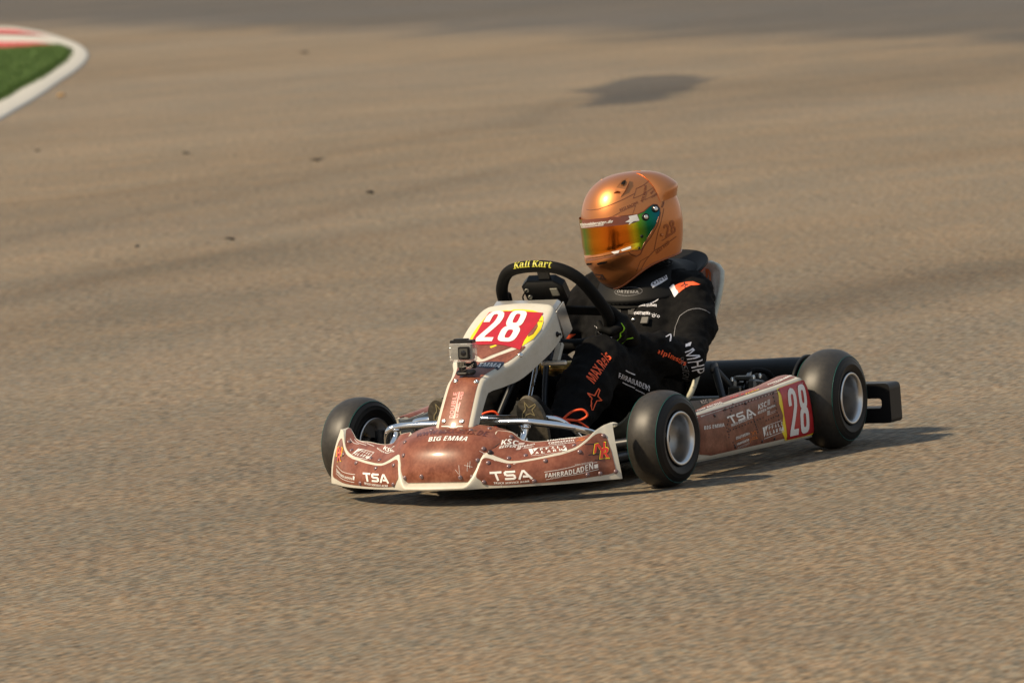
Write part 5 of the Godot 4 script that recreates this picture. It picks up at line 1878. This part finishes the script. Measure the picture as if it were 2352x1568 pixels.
	for q in [[965, 563, 0.0085], [865, 648, 0.0085]]:
		var w := uv_at(S, px(4, q[0], q[1]))
		var nn := normal_at(S, w.x, w.y)
		var t := nn.cross(Vector3(0.1, 0.9, 0.3)).normalized()
		var x := Transform3D(Basis(t, nn.cross(t), nn), helm_point(w.x, w.y) + nn * 0.003)
		var cp := MB.new()
		cp.lathe([Vector2(0.0105, 0), Vector2(0.0105, 0.0025), Vector2(0.0085, 0.004), Vector2(0.0001, 0.004)], 20, x)
		part(hel, "hinge_cover", cp, M.black_plastic)
		var sc := MB.new()
		sc.lathe([Vector2(0.0062, 0.004), Vector2(0.0062, 0.0058), Vector2(0.0052, 0.0068), Vector2(0.0001, 0.0070)], 16, x)
		part(hel, "screw", sc, M.silver_screw)
	for q in [[828, 848, 0.005], [798, 970, 0.0035], [1038, 835, 0.004]]:
		var w := uv_at(S, px(4, q[0], q[1]))
		var nn := normal_at(S, w.x, w.y)
		var t := nn.cross(Vector3(0.1, 0.9, 0.3)).normalized()
		var o := part(hel, "stud", dome(q[2], 0.003, 10), M.black_plastic if q[0] < 1000 else M.helmet_paint)
		o.transform = Transform3D(Basis(t, nn.cross(t), nn), helm_point(w.x, w.y) + nn * 0.003)
	S = SB
	# brow vents: raised forked fins with a dark opening
	for mirror in [1.0, -1.0]:
		var fin := []
		for q in [[535, 402], [570, 360], [625, 300], [690, 272], [692, 310], [660, 375], [612, 438], [606, 395], [575, 388]]:
			var w := uv_at(S, px(4, q[0], q[1]))
			fin.append(Vector2(w.x * mirror, w.y))
		var fb := MB.new()
		var hts := [0.001, 0.009, 0.013, 0.012, 0.011, 0.008, 0.001, 0.008, 0.008]
		var outer := []
		for i in fin.size():
			outer.append(helm_point(fin[i].x, fin[i].y) + normal_at(S, fin[i].x, fin[i].y) * hts[i])
		var pl := PackedVector2Array(fin)
		var ti := Geometry2D.triangulate_polygon(pl)
		for i in range(0, ti.size(), 3):
			var nn := normal_at(S, fin[ti[i]].x, fin[ti[i]].y)
			fb.flat([outer[ti[i]], outer[ti[i + 1]], outer[ti[i + 2]]], nn)
		for i in fin.size():
			var k := (i + 1) % fin.size()
			var a := helm_point(fin[i].x, fin[i].y)
			var c := helm_point(fin[k].x, fin[k].y)
			var nn: Vector3 = (c - a).cross(normal_at(S, fin[i].x, fin[i].y)).normalized()
			fb.flat([a, c, outer[k], outer[i]], nn)
		var fo := part(hel, "brow_vent", fb, M.helmet_paint)
		var hole := PackedVector2Array()
		for k in 12:
			var an := TAU * k / 12
			var v := Vector2(cos(an) * 30.0, sin(an) * 13.0).rotated(-0.75) + Vector2(640, 318)
			var w := uv_at(S, px(4, v.x, v.y))
			hole.append(Vector2(w.x * mirror, w.y))
		part(fo, "opening", conform([hole], S, 0.0128, S.cell), M.black_matt)
	# chin vents, sponsor mark on the chin
	shape_on(hel, S, "chin_vent", 4, [[[362, 1132], [400, 1118], [470, 1108], [466, 1122], [420, 1138], [368, 1146]], [[255, 1132], [310, 1128], [308, 1146], [258, 1150]]], M.black_matt, 0.0012)
	lines_on(hel, S, "chin_mark", 4, [[[305, 1240], [350, 1275], [330, 1300]], [[350, 1245], [420, 1250], [400, 1295]], [[340, 1298], [455, 1292]], [[420, 1255], [440, 1290]]], 13.0, M.helmet_dark, 0.0012)
	# mouth line under the visor
	lines_on(hel, S, "chin_groove", 4, [[[250, 1100], [400, 1082], [560, 1048], [690, 1008], [720, 1040], [770, 1060], [815, 1035], [850, 960], [930, 850], [1000, 720], [1025, 600]]], 9.0, M.helmet_line, 0.0008)
	# thin brown artwork lines
	lines_on(hel, S, "art_line", 4, [[[250, 568], [300, 575], [380, 565], [480, 530], [600, 480], [700, 430], [760, 398]], [[740, 452], [772, 350], [850, 312], [910, 262], [945, 215]], [[740, 452], [800, 430], [880, 385], [960, 328], [1040, 235]], [[860, 468], [882, 386]], [[860, 468], [920, 440], [1000, 385], [1070, 320], [1135, 255]],
		[[528, 640], [600, 600], [680, 560], [765, 525], [735, 615]], [[1060, 560], [1040, 660], [1000, 800], [960, 990]], [[1065, 410], [1130, 360], [1175, 320]], [[1065, 410], [1050, 540]], [[1040, 895], [1180, 800]], [[960, 1000], [1080, 930], [1190, 850]], [[775, 1215], [815, 1110], [900, 1060]], [[820, 1200], [860, 1120], [960, 1000]]], 5.0, M.helmet_line, 0.0008)
	write(hel, S, "REIS RACING", 4, [602, 588], [792, 503], [596, 562], M.helmet_line, 0.001)
	write(hel, S, "REIS RACING", 4, [842, 490], [880, 318], [818, 482], M.helmet_line, 0.001)
	write(hel, S, "RACING", 4, [930, 410], [990, 335], [918, 395], M.helmet_line, 0.001)
	write(hel, S, "CHASSIS", 4, [935, 450], [1015, 400], [930, 436], M.helmet_line, 0.001)
	write(hel, S, "REIS RACING", 4, [1050, 550], [1075, 370], [1030, 545], M.helmet_line, 0.001)
	write(hel, S, "28", 4, [1082, 868], [1190, 800], [1048, 742], M.helmet_tone, 0.001)
	write(hel, S, "MAX REIS", 4, [985, 1040], [1120, 925], [972, 1005], M.helmet_tone, 0.001)
	# rear spoiler
	var sp := []
	for j in 15:
		var row := []
		var th := lerpf(1.28, 0.48, j / 14.0)
		for i in 33:
			var phi := PI + lerpf(-1.15, 1.15, i / 32.0)
			var k: float = pow(minf(j / 11.0, 1.0), 1.2) * (1.0 - pow(absf(i - 16.0) / 16.0, 6.0))
			var drop: float = 1.0 if j < 12 else (0.75 if j == 12 else (0.35 if j == 13 else 0.0))
			row.append(helm_point(phi, th) + normal_at(S, phi, th) * (0.0015 + 0.019 * k * drop))
		sp.append(row)
	var sb := MB.new()
	sb.shell(sp, 0.004, HC)
	part(hel, "spoiler", sb, M.helmet_paint)

func glove(man: Node, R: Vector3, tau: Vector3, rho: Vector3, n: Vector3, wrist: Vector3, elbow: Vector3) -> Field:
	var lo := R - Vector3.ONE * 0.13
	var hi := R + Vector3.ONE * 0.13
	lo = lo.min(wrist - Vector3.ONE * 0.06)
	hi = hi.max(wrist + Vector3.ONE * 0.06)
	var fd := Field.new(lo, hi, 0.0042)
	var palm := R + rho * 0.030 + n * 0.020
	fd.cap(wrist + (elbow - wrist).normalized() * 0.04, 0.036, wrist, 0.029, 0.012)
	fd.cap(wrist, 0.027, palm, 0.022, 0.014)
	for k in 4:
		var s := -0.030 + k * 0.0205
		var ln: float = [0.9, 1.0, 1.05, 0.92][k]
		var base := palm + tau * s * 0.95 + n * 0.004
		var kn := R + tau * s + rho * 0.036 * ln - n * 0.004
		var mid := R + tau * s + rho * 0.016 * ln - n * 0.034 * ln
		var pip := R + tau * s - rho * 0.014 - n * 0.032
		var tip := R + tau * (s + 0.001) - rho * 0.027 - n * 0.012
		fd.cap(wrist.lerp(base, 0.55), 0.019, base, 0.015, 0.012)
		fd.cap(base, 0.0150, kn, 0.0130, 0.008)
		fd.cap(kn, 0.0122, mid, 0.0108, 0.004)
		fd.cap(mid, 0.0106, pip, 0.0098, 0.004)
		fd.cap(pip, 0.0098, tip, 0.0088, 0.004)
	# thumb leaves the side of the palm and lies along the driver's side of the hoop
	var t0 := palm - tau * 0.030 - rho * 0.004
	var t1 := R - tau * 0.048 + n * 0.026 - rho * 0.004
	var t2 := R - tau * 0.066 + n * 0.020 - rho * 0.022
	fd.cap(t0, 0.016, t1, 0.0125, 0.008)
	fd.cap(t1, 0.0125, t2, 0.0098, 0.004)
	var m := MB.new()
	fd.mesh(m)
	return fd

func dull(called: String) -> StandardMaterial3D:
	var m := mat(called, lin(0.006, 0.006, 0.0062), 0.6)
	m.metallic_specular = 0.3
	return m
func driver():
	var man := thing("person", "driver in black racing suit and copper helmet with mirrored visor, steering the go-kart", "person")
	# the suited body: one continuous surface
	var fd := Field.new(Vector3(-0.08, 0.03, -0.36), Vector3(1.06, 0.60, 0.36), 0.008)
	for s in [-1.0, 1.0]:
		fd.cap(Vector3(0.33, 0.155, 0.065 * s), 0.092, Vector3(0.26, 0.20, 0.055 * s), 0.100, 0.04)
		fd.cap(Vector3(0.26, 0.20, 0.055 * s), 0.100, Vector3(0.17, 0.36, 0.062 * s), 0.098, 0.04)
		fd.cap(Vector3(0.17, 0.36, 0.062 * s), 0.096, Vector3(0.13, 0.435, 0.09 * s), 0.070, 0.04)
		fd.cap(Vector3(0.12, 0.455, 0.03 * s), 0.070, Vector3(0.115, 0.445, 0.138 * s), 0.060, 0.05)
		fd.cap(Vector3(0.33, 0.155, 0.075 * s), 0.088, Vector3(0.50, 0.245, 0.12 * s), 0.080, 0.03)
		fd.cap(Vector3(0.50, 0.245, 0.12 * s), 0.080, Vector3(0.715, 0.315, 0.148 * s), 0.068, 0.03)
		fd.cap(Vector3(0.715, 0.315, 0.148 * s), 0.068, Vector3(0.81, 0.245, 0.145 * s), 0.070, 0.03)
		fd.cap(Vector3(0.81, 0.245, 0.145 * s), 0.070, Vector3(0.94, 0.145, 0.137 * s), 0.056, 0.03)
	fd.cap(Vector3(0.12, 0.44, 0), 0.075, Vector3(0.125, 0.535, 0), 0.058, 0.04)
	# near arm
	var el := Vector3(0.335, 0.282, -0.212)
	var R := wheel_plane(0.147, -0.090)
	var axis := Vector3(-sin(WTILT), cos(WTILT), 0)
	var tau := (wheel_plane(0.135, -0.105) - wheel_plane(0.160, -0.050)).normalized()
	var rho := (R - WC).normalized()
	rho = (rho - tau * rho.dot(tau)).normalized()
	var wr := on_plane(Vector2(1462, 794), 2, -0.178)
	fd.cap(Vector3(0.118, 0.445, -0.142), 0.060, Vector3(0.20, 0.365, -0.185), 0.060, 0.03)
	fd.cap(Vector3(0.20, 0.365, -0.185), 0.060, el, 0.056, 0.03)
	fd.cap(el, 0.056, el.lerp(wr, 0.55), 0.052, 0.03)
	fd.cap(el.lerp(wr, 0.55), 0.052, wr, 0.040, 0.03)
	# far arm
	var el2 := Vector3(0.36, 0.285, 0.255)
	var R2 := wheel_plane(-0.124, -0.040)
	var tau2 := (wheel_plane(-0.10, -0.09) - wheel_plane(-0.128, 0.0)).normalized()
	var rho2 := (R2 - WC).normalized()
	rho2 = (rho2 - tau2 * rho2.dot(tau2)).normalized()
	var wr2 := R2 + rho2 * 0.040 + axis * 0.060 + Vector3(-0.025, -0.03, 0)
	fd.cap(Vector3(0.115, 0.452, 0.155), 0.064, Vector3(0.22, 0.37, 0.215), 0.064, 0.03)
	fd.cap(Vector3(0.22, 0.37, 0.215), 0.064, el2, 0.056, 0.03)
	fd.cap(el2, 0.056, wr2, 0.040, 0.03)
	var nz := FastNoiseLite.new()
	nz.seed = 4
	nz.frequency = 13.0
	nz.noise_type = FastNoiseLite.TYPE_SIMPLEX_SMOOTH
	nz.fractal_type = FastNoiseLite.FRACTAL_RIDGED
	nz.fractal_octaves = 2
	fd.wrinkle(nz, 0.007, Vector3(1.0, 1.7, 1.0))
	var m := MB.new()
	fd.mesh(m)
	var body := part(man, "body", m, M.suit)
	# gloves
	for e in [[R, tau, rho, wr, el], [R2, tau2, rho2, wr2, el2]]:
		var gf := glove(man, e[0], e[1], e[2], axis, e[3], e[4])
		var gm := MB.new()
		gf.mesh(gm)
		var go := part(man, "glove", gm, M.black_matt)
		if e[0] == R:
			shape_cloth(go, gf, "piping", 10, [[[250, 400], [290, 490], [360, 570], [440, 635], [540, 680], [690, 718]]], M.white_print, 20.0)
			shape_cloth(go, gf, "green_piping", 10, [[[940, 335], [955, 420], [930, 520], [895, 580], [885, 700], [840, 800], [780, 900], [745, 1000]], [[1145, 670], [1060, 730], [990, 785], [900, 900], [840, 985]]], M.neon_green, 22.0)
	# boots
	for s in [-1.0, 1.0]:
		var z: float = 0.133 * s
		var d := Vector3(0.09, 0.18, 0.0).normalized()
		var mm := Vector3(d.y, -d.x, 0)
		var heel := Vector3(1.008, 0.082, z)
		var bf := Field.new(Vector3(0.86, 0.03, z - 0.08), Vector3(1.17, 0.32, z + 0.08), 0.006)
		bf.cap(Vector3(0.925, 0.165, z), 0.050, Vector3(0.965, 0.125, z), 0.046, 0.02)
		bf.cap(Vector3(0.965, 0.125, z), 0.044, heel, 0.030, 0.03)
		bf.cap(Vector3(0.96, 0.13, z), 0.040, heel + d * 0.12 - mm * 0.006, 0.030, 0.03)
		bf.cap(heel, 0.030, heel + d * 0.13, 0.031, 0.02)
		bf.cap(heel + d * 0.13, 0.031, heel + d * 0.175, 0.022, 0.02)
		var bm := MB.new()
		bf.mesh(bm)
		var boot := part(man, "boot", bm, M.suit)
		var sm := MB.new()
		var pl := rounded([Vector2(-0.030, -0.030), Vector2(0.030, -0.030), Vector2(0.028, 0.05), Vector2(0.041, 0.125), Vector2(0.036, 0.190), Vector2(0.0, 0.222), Vector2(-0.036, 0.190), Vector2(-0.041, 0.125), Vector2(-0.028, 0.05)], [0.03, 0.03, 0.04, 0.04, 0.04, 0.04, 0.04, 0.04, 0.04])
		var sx := Transform3D(Basis(Vector3(0, 0, -1), d, mm), heel + mm * 0.024)
		sm.prism(pl, 0.0, 0.014, sx, 0.003)
		var sole := part(boot, "sole", sm, M.sole)
		var so := MB.new()
		for st in stroke(star(0.002, -0.178, 0.025, -0.1).map(func(p): return Vector2(p[0], -p[1])), 0.0022):
			so.flat([sx * Vector3(st[0].x, st[0].y, 0.0148), sx * Vector3(st[1].x, st[1].y, 0.0148), sx * Vector3(st[2].x, st[2].y, 0.0148), sx * Vector3(st[3].x, st[3].y, 0.0148)], mm)
		part(sole, "star_outline", so, M.sole_line)
		# orange bow of the laces
		var k := Vector3(0.985, 0.185, z - 0.030)
		var lb := MB.new()
		lb.tube(smooth_path([k, k + Vector3(-0.012, 0.018, -0.022), k + Vector3(-0.025, 0.022, -0.048), k + Vector3(-0.032, 0.006, -0.058), k + Vector3(-0.022, -0.006, -0.035), k], 6), 0.0032, 6)
		lb.tube(smooth_path([k, k + Vector3(0.006, -0.010, -0.020), k + Vector3(0.0, -0.024, -0.034)], 5), 0.003, 6)
		lb.tube(smooth_path([k, k + Vector3(-0.02, -0.006, -0.03), k + Vector3(-0.04, -0.028, -0.055)], 5), 0.0026, 6)
		lb.tube(smooth_path([k, k + Vector3(0.012, 0.008, 0.016), k + Vector3(0.02, 0.012, 0.04)], 5), 0.003, 6)
		part(boot, "lace", lb, M.lace)
	# neck brace
	var nf := func(phi: float, q: float) -> Vector3:
		var rear := smoothstep(0.2, 1.0, -cos(phi))
		var p: Vector2 = curve(q, [0.0, 0.12, 0.35, 0.8, 0.93, 1.0, 1.1], [Vector2(0.078, 0.03), Vector2(0.084, 0.052), Vector2(0.104, 0.045), Vector2(0.142 + 0.012 * rear, -0.002 + 0.038 * rear), Vector2(0.150 + 0.02 * rear, -0.016 + 0.045 * rear), Vector2(0.145 + 0.02 * rear, -0.026 + 0.042 * rear), Vector2(0.11, -0.02)])
		return Vector3(0.118, 0.480, 0) + Basis(Vector3(0, 0, 1), -0.16) * Vector3(p.x * cos(phi) * 0.98, p.y, -p.x * sin(phi))
	var rows := []
	for q in steps(0.0, 1.1, 22):
		var row := []
		for i in 64:
			row.append(nf.call(TAU * i / 64, q))
		rows.append(row)
	var nb := MB.new()
	nb.shell(rows, 0.008, Vector3(0.118, 0.40, 0), true)
	var brace := part(man, "neck_brace", nb, dull("brace"))
	# flap standing up at the back of the brace, orange underneath
	var ff := func(phi: float, q: float) -> Vector3:
		var a := lerpf(1.75, 4.5, phi)
		var e := sin(phi * PI)
		return Vector3(0.105, 0.487, 0) + Basis(Vector3(0, 0, 1), -0.10) * Vector3(lerpf(0.135, 0.135 + 0.075 * pow(e, 0.6), q) * cos(a), 0.012 + 0.052 * q * pow(e, 0.5) - 0.012 * q * q, -lerpf(0.135, 0.135 + 0.06 * pow(e, 0.6), q) * sin(a))
	var fb := MB.new()
	fb.shell(rows_of(ff, 0.0, 1.0, 40, steps(0.0, 1.0, 8)), 0.006, Vector3(0.1, 0.0, 0))
	part(brace, "flap", fb, M.brace)
	var fo := MB.new()
	var fu := func(phi: float, q: float) -> Vector3: return ff.call(phi, q) - Vector3(0, 0.0085, 0)
	fo.shell(rows_of(fu, 0.06, 0.94, 40, steps(0.1, 0.93, 6)), 0.001, Vector3(0.1, 0.0, 0))
	part(brace, "flap_lining", fo, M.neon_orange)
	var NS := surface(nf, Vector3(0.118, 0.40, 0), [-0.6, 2.6], [0.2, 1.0])
	NS.cell = Vector2(0.08, 0.08)
	write(brace, NS, "ORTEMA", 11, [575, 590], [1150, 605], [600, 515], M.grey_print, 0.0012)
	var oval := []
	for k in 25:
		var an := TAU * k / 24
		oval.append([885 + cos(an) * 360, 560 + sin(an) * 112 - cos(an) * 15])
	lines_on(brace, NS, "oval_line", 11, [oval], 9.0, M.grey_print, 0.0012)
	shape_on(brace, NS, "badge", 11, [[[1465, 370], [1490, 330], [1600, 270], [1760, 190], [1870, 130], [1890, 200], [1900, 235], [1510, 465], [1500, 430], [1475, 420]]], M.white_print, 0.0012)
	write(brace, NS, "ONB", 11, [1525, 400], [1885, 205], [1490, 335], M.black_vinyl, 0.002, "Droid Serif")
	# straps, buckles and print on the suit
	var strap := mat("strap", lin(0.013, 0.0125, 0.012), 0.7)
	shape_cloth(body, fd, "strap", 11, [[[535, 700], [695, 720], [685, 1180], [515, 1180]]], strap, 0.0, 0.003)
	shape_cloth(body, fd, "strap", 11, [[[935, 720], [1065, 720], [1035, 1180], [905, 1180]]], strap, 0.0, 0.003)
	for q in [[770, 1265, 0.020, 0.015], [1330, 1330, 0.026, 0.022]]:
		var p = fd.hit(CAM + ray(px(11, q[0], q[1])) * 16.0, ray(px(11, q[0], q[1])), 4.0)
		if p == null:
			continue
		var nn := fd.grad(p)
		var t := (Vector3(0, 1, 0) - nn * nn.y).normalized()
		var bb := MB.new()
		bb.rbox(Vector3(q[2], q[3], 0.007), 0.002, Transform3D(Basis(t.cross(nn), t, nn), p + nn * 0.004))
		part(body, "buckle", bb, M.buckle)
	var pp = fd.hit(CAM + ray(px(11, 1010, 1295)) * 16.0, ray(px(11, 1010, 1295)), 4.0)
	if pp != null:
		var nn := fd.grad(pp)
		var t := nn.cross(Vector3.UP).normalized()
		var so := part(body, "stud", dome(0.0062, 0.005), M.silver_screw)
		so.transform = Transform3D(Basis(t, nn.cross(t), nn), pp + nn * 0.001)
	var wp: Material = M.white_print
	var no: Material = M.neon_orange
	write_cloth(body, fd, "KSC", 11, [240, 665], [462, 742], [275, 590], wp)
	write_cloth(body, fd, "REIFEN", 11, [250, 775], [528, 848], [268, 725], wp)
	shape_cloth(body, fd, "orange_patch", 5, [[[150, 640], [228, 642], [180, 680], [142, 712]]], no)
	write_cloth(body, fd, "TOWER OF POWER", 11, [1145, 975], [1620, 970], [1150, 925], wp)
	shape_cloth(body, fd, "wing_mark", 11, [[[1340, 905], [1480, 820], [1620, 740], [1735, 718], [1700, 750], [1560, 800], [1500, 850], [1480, 900], [1440, 870]], [[1520, 840], [1680, 770], [1640, 810], [1510, 870]]], wp)
	write_cloth(body, fd, "STADTWERKe", 11, [1030, 1170], [1455, 1170], [1030, 1105], wp)
	shape_cloth(body, fd, "sun_mark", 11, [[[1500, 1200], [1520, 1175], [1560, 1175], [1580, 1205], [1560, 1230], [1520, 1230], [1500, 1200]], [[1625, 1215], [1645, 1185], [1680, 1190], [1690, 1220], [1660, 1245], [1625, 1215]], [[1550, 1165], [1548, 1130]], [[1590, 1175], [1610, 1145]], [[1505, 1165], [1492, 1140]]], wp, 12.0)
	# shoulder patch
	shape_cloth(body, fd, "orange_patch", 5, [[[1112, 215], [1160, 188], [1215, 172], [1280, 168], [1345, 192], [1325, 203], [1262, 205], [1215, 225], [1158, 274]]], no)
	shape_cloth(body, fd, "white_patch", 5, [[[1072, 224], [1108, 192], [1152, 272], [1118, 314]]], wp)
	shape_cloth(body, fd, "star_outline", 5, [star(1205, 205, 26, 0.2)], M.black_vinyl, 5.0, 0.0025)
	# sleeve
	shape_cloth(body, fd, "piping", 5, [[[1118, 660], [1125, 600], [1135, 530], [1165, 480], [1230, 462], [1330, 458], [1430, 470]]], M.grey_print, 5.0)
	write_cloth(body, fd, "MHP", 5, [1205, 800], [1262, 1005], [1280, 768], wp, "Droid Sans", false)
	write_cloth(body, fd, "DESIGN", 5, [1168, 850], [1185, 1035], [1196, 845], M.grey_print, "Droid Sans", false)
	write_cloth(body, fd, "alpinestars", 5, [950, 822], [1200, 935], [968, 768], no)
	shape_cloth(body, fd, "tag", 5, [[[1214, 730], [1254, 728], [1254, 750], [1216, 754]]], wp)
	shape_cloth(body, fd, "sign_line", 5, [[[1040, 665], [1068, 652], [1075, 705]]], wp, 8.0)
	# leg
	write_cloth(body, fd, "MAX Reis", 5, [395, 1090], [556, 852], [318, 1020], no, "Droid Sans", true)
	shape_cloth(body, fd, "star_outline", 5, [star(400, 1215, 72, -0.75)], no, 9.0)
	write_cloth(body, fd, "FAHRRADLADEN", 5, [612, 1030], [890, 1150], [617, 985], M.white_print)
	shape_cloth(body, fd, "sign_line", 5, [[[652, 950], [700, 978], [770, 1012]], [[655, 1075], [755, 1122]], [[765, 1135], [838, 1168]]], M.white_print, 8.0)
	helmet(man)

# ---------------------------------------------------------------- the small camera on the nose panel
func action_camera():
	var cam := thing("action_camera", "small grey action camera in a clear case standing on the kart's brown nose panel", "camera")
	var base := nose_point(0.0, 0.365)
	var at := base + Vector3(0.002, 0.064, 0.006)
	var x := Transform3D(Basis(Vector3(0, 0, -1), Vector3(0, 1, 0), Vector3(1, 0, 0)) * Basis(Vector3(0, 1, 0), 0.12) * Basis(Vector3(0, 0, 1), -0.02), at)
	var b := MB.new()
	b.rbox(Vector3(0.058, 0.040, 0.028), 0.003, x)
	var body := part(cam, "body", b, M.camera_grey)
	var fr := MB.new()
	fr.prism(rounded([Vector2(-0.016, -0.017), Vector2(0.016, -0.017), Vector2(0.016, 0.017), Vector2(-0.016, 0.017)], 0.005), 0.014, 0.0265, x * Transform3D(Basis(), Vector3(0.0105, -0.001, 0)), 0.002)
	part(cam, "lens_housing", fr, M.black_plastic)
	var le := MB.new()
	le.prism(rounded([Vector2(-0.0115, -0.012), Vector2(0.0115, -0.012), Vector2(0.0115, 0.012), Vector2(-0.0115, 0.012)], 0.003), 0.0262, 0.0272, x * Transform3D(Basis(), Vector3(0.0105, -0.001, 0)))
	var win := part(cam, "lens_window", le, M.screen_grey)
	var gl := MB.new()
	gl.lathe([Vector2(0.0075, 0.0272), Vector2(0.0075, 0.0280), Vector2(0.006, 0.0285), Vector2(0.0001, 0.0288)], 20, x * Transform3D(Basis(), Vector3(0.0105, -0.001, 0)))
	part(cam, "lens", gl, M.lens_glass)
	var pn := MB.new()
	pn.rbox(Vector3(0.022, 0.014, 0.0016), 0.0005, x * Transform3D(Basis(), Vector3(-0.0185, -0.008, 0.0142)))
	part(cam, "display_window", pn, M.screen_grey)
	var tx := MB.new()
	tx.rbox(Vector3(0.020, 0.0022, 0.0012), 0.0004, x * Transform3D(Basis(), Vector3(-0.0175, 0.010, 0.0142)))
	part(cam, "name_strip", tx, M.grey_print)
	var cs := MB.new()
	cs.rbox(Vector3(0.066, 0.050, 0.040), 0.004, x)
	part(cam, "clear_case", cs, M.clear_shell)
	var la := MB.new()
	la.rbox(Vector3(0.062, 0.009, 0.034), 0.002, x * Transform3D(Basis(), Vector3(0, 0.0275, 0)))
	la.rbox(Vector3(0.036, 0.004, 0.024), 0.001, x * Transform3D(Basis(), Vector3(-0.004, 0.0335, 0)))
	part(cam, "latch", la, M.black_plastic)
	for y in [0.010, -0.014]:
		var bt := MB.new()
		bt.lathe([Vector2(0.0042, 0), Vector2(0.0042, 0.004), Vector2(0.0001, 0.005)], 12, x * Transform3D(Basis(Vector3(0, 1, 0), -PI / 2), Vector3(-0.033, y, 0.004)))
		part(cam, "button", bt, M.silver_screw)
	# mount: interleaved fingers, thumbscrew, post and foot
	var mo := MB.new()
	for k in 5:
		mo.rbox(Vector3(0.0028, 0.016, 0.015), 0.0008, x * Transform3D(Basis(), Vector3(-0.011 + k * 0.0042 - 0.004, -0.033, 0)))
	part(cam, "mount_finger", mo, M.amber_plate)
	var kn := MB.new()
	kn.lathe([Vector2(0.005, -0.016), Vector2(0.005, 0.018), Vector2(0.0095, 0.019), Vector2(0.0095, 0.029), Vector2(0.007, 0.031), Vector2(0.0001, 0.031)], 12, x * Transform3D(Basis(Vector3(0, 1, 0), PI / 2), Vector3(0.004, -0.034, 0)))
	part(cam, "thumbscrew", kn, M.black_plastic)
	var ft := MB.new()
	ft.rbox(Vector3(0.017, 0.022, 0.017), 0.003, x * Transform3D(Basis(), Vector3(-0.004, -0.049, 0)))
	var sn := Vector3(0.40, 0.91, 0.0).normalized()
	var fx := Transform3D(Basis(Vector3(0, 0, -1), sn.cross(Vector3(0, 0, -1)), sn), base + sn * 0.007)
	ft.prism(rounded([Vector2(-0.028, -0.011), Vector2(0.028, -0.011), Vector2(0.028, 0.011), Vector2(-0.028, 0.011)], 0.011), 0.0, 0.008, fx, 0.002)
	part(cam, "foot", ft, M.black_plastic)
	var wi := MB.new()
	var wb := base + Vector3(0.022, 0.012, 0.002)
	wi.tube(smooth_path([wb, wb + Vector3(0.004, 0.012, -0.002), wb + Vector3(0.002, 0.016, -0.012), wb + Vector3(0.002, 0.013, -0.02), wb + Vector3(0, 0.022, -0.036)], 5), 0.0011, 5)
	wi.tube(smooth_path([wb + Vector3(0, 0.004, -0.004), wb + Vector3(0.002, 0.009, -0.018), wb + Vector3(0, 0.016, -0.034)], 5), 0.0011, 5)
	part(cam, "wire_clip", wi, M.steel)
	var _u := [body, win]

func _ready():
	setup_measuring()
	camera_and_light()
	materials()
	track()
	go_kart()
	driver()
	action_camera()
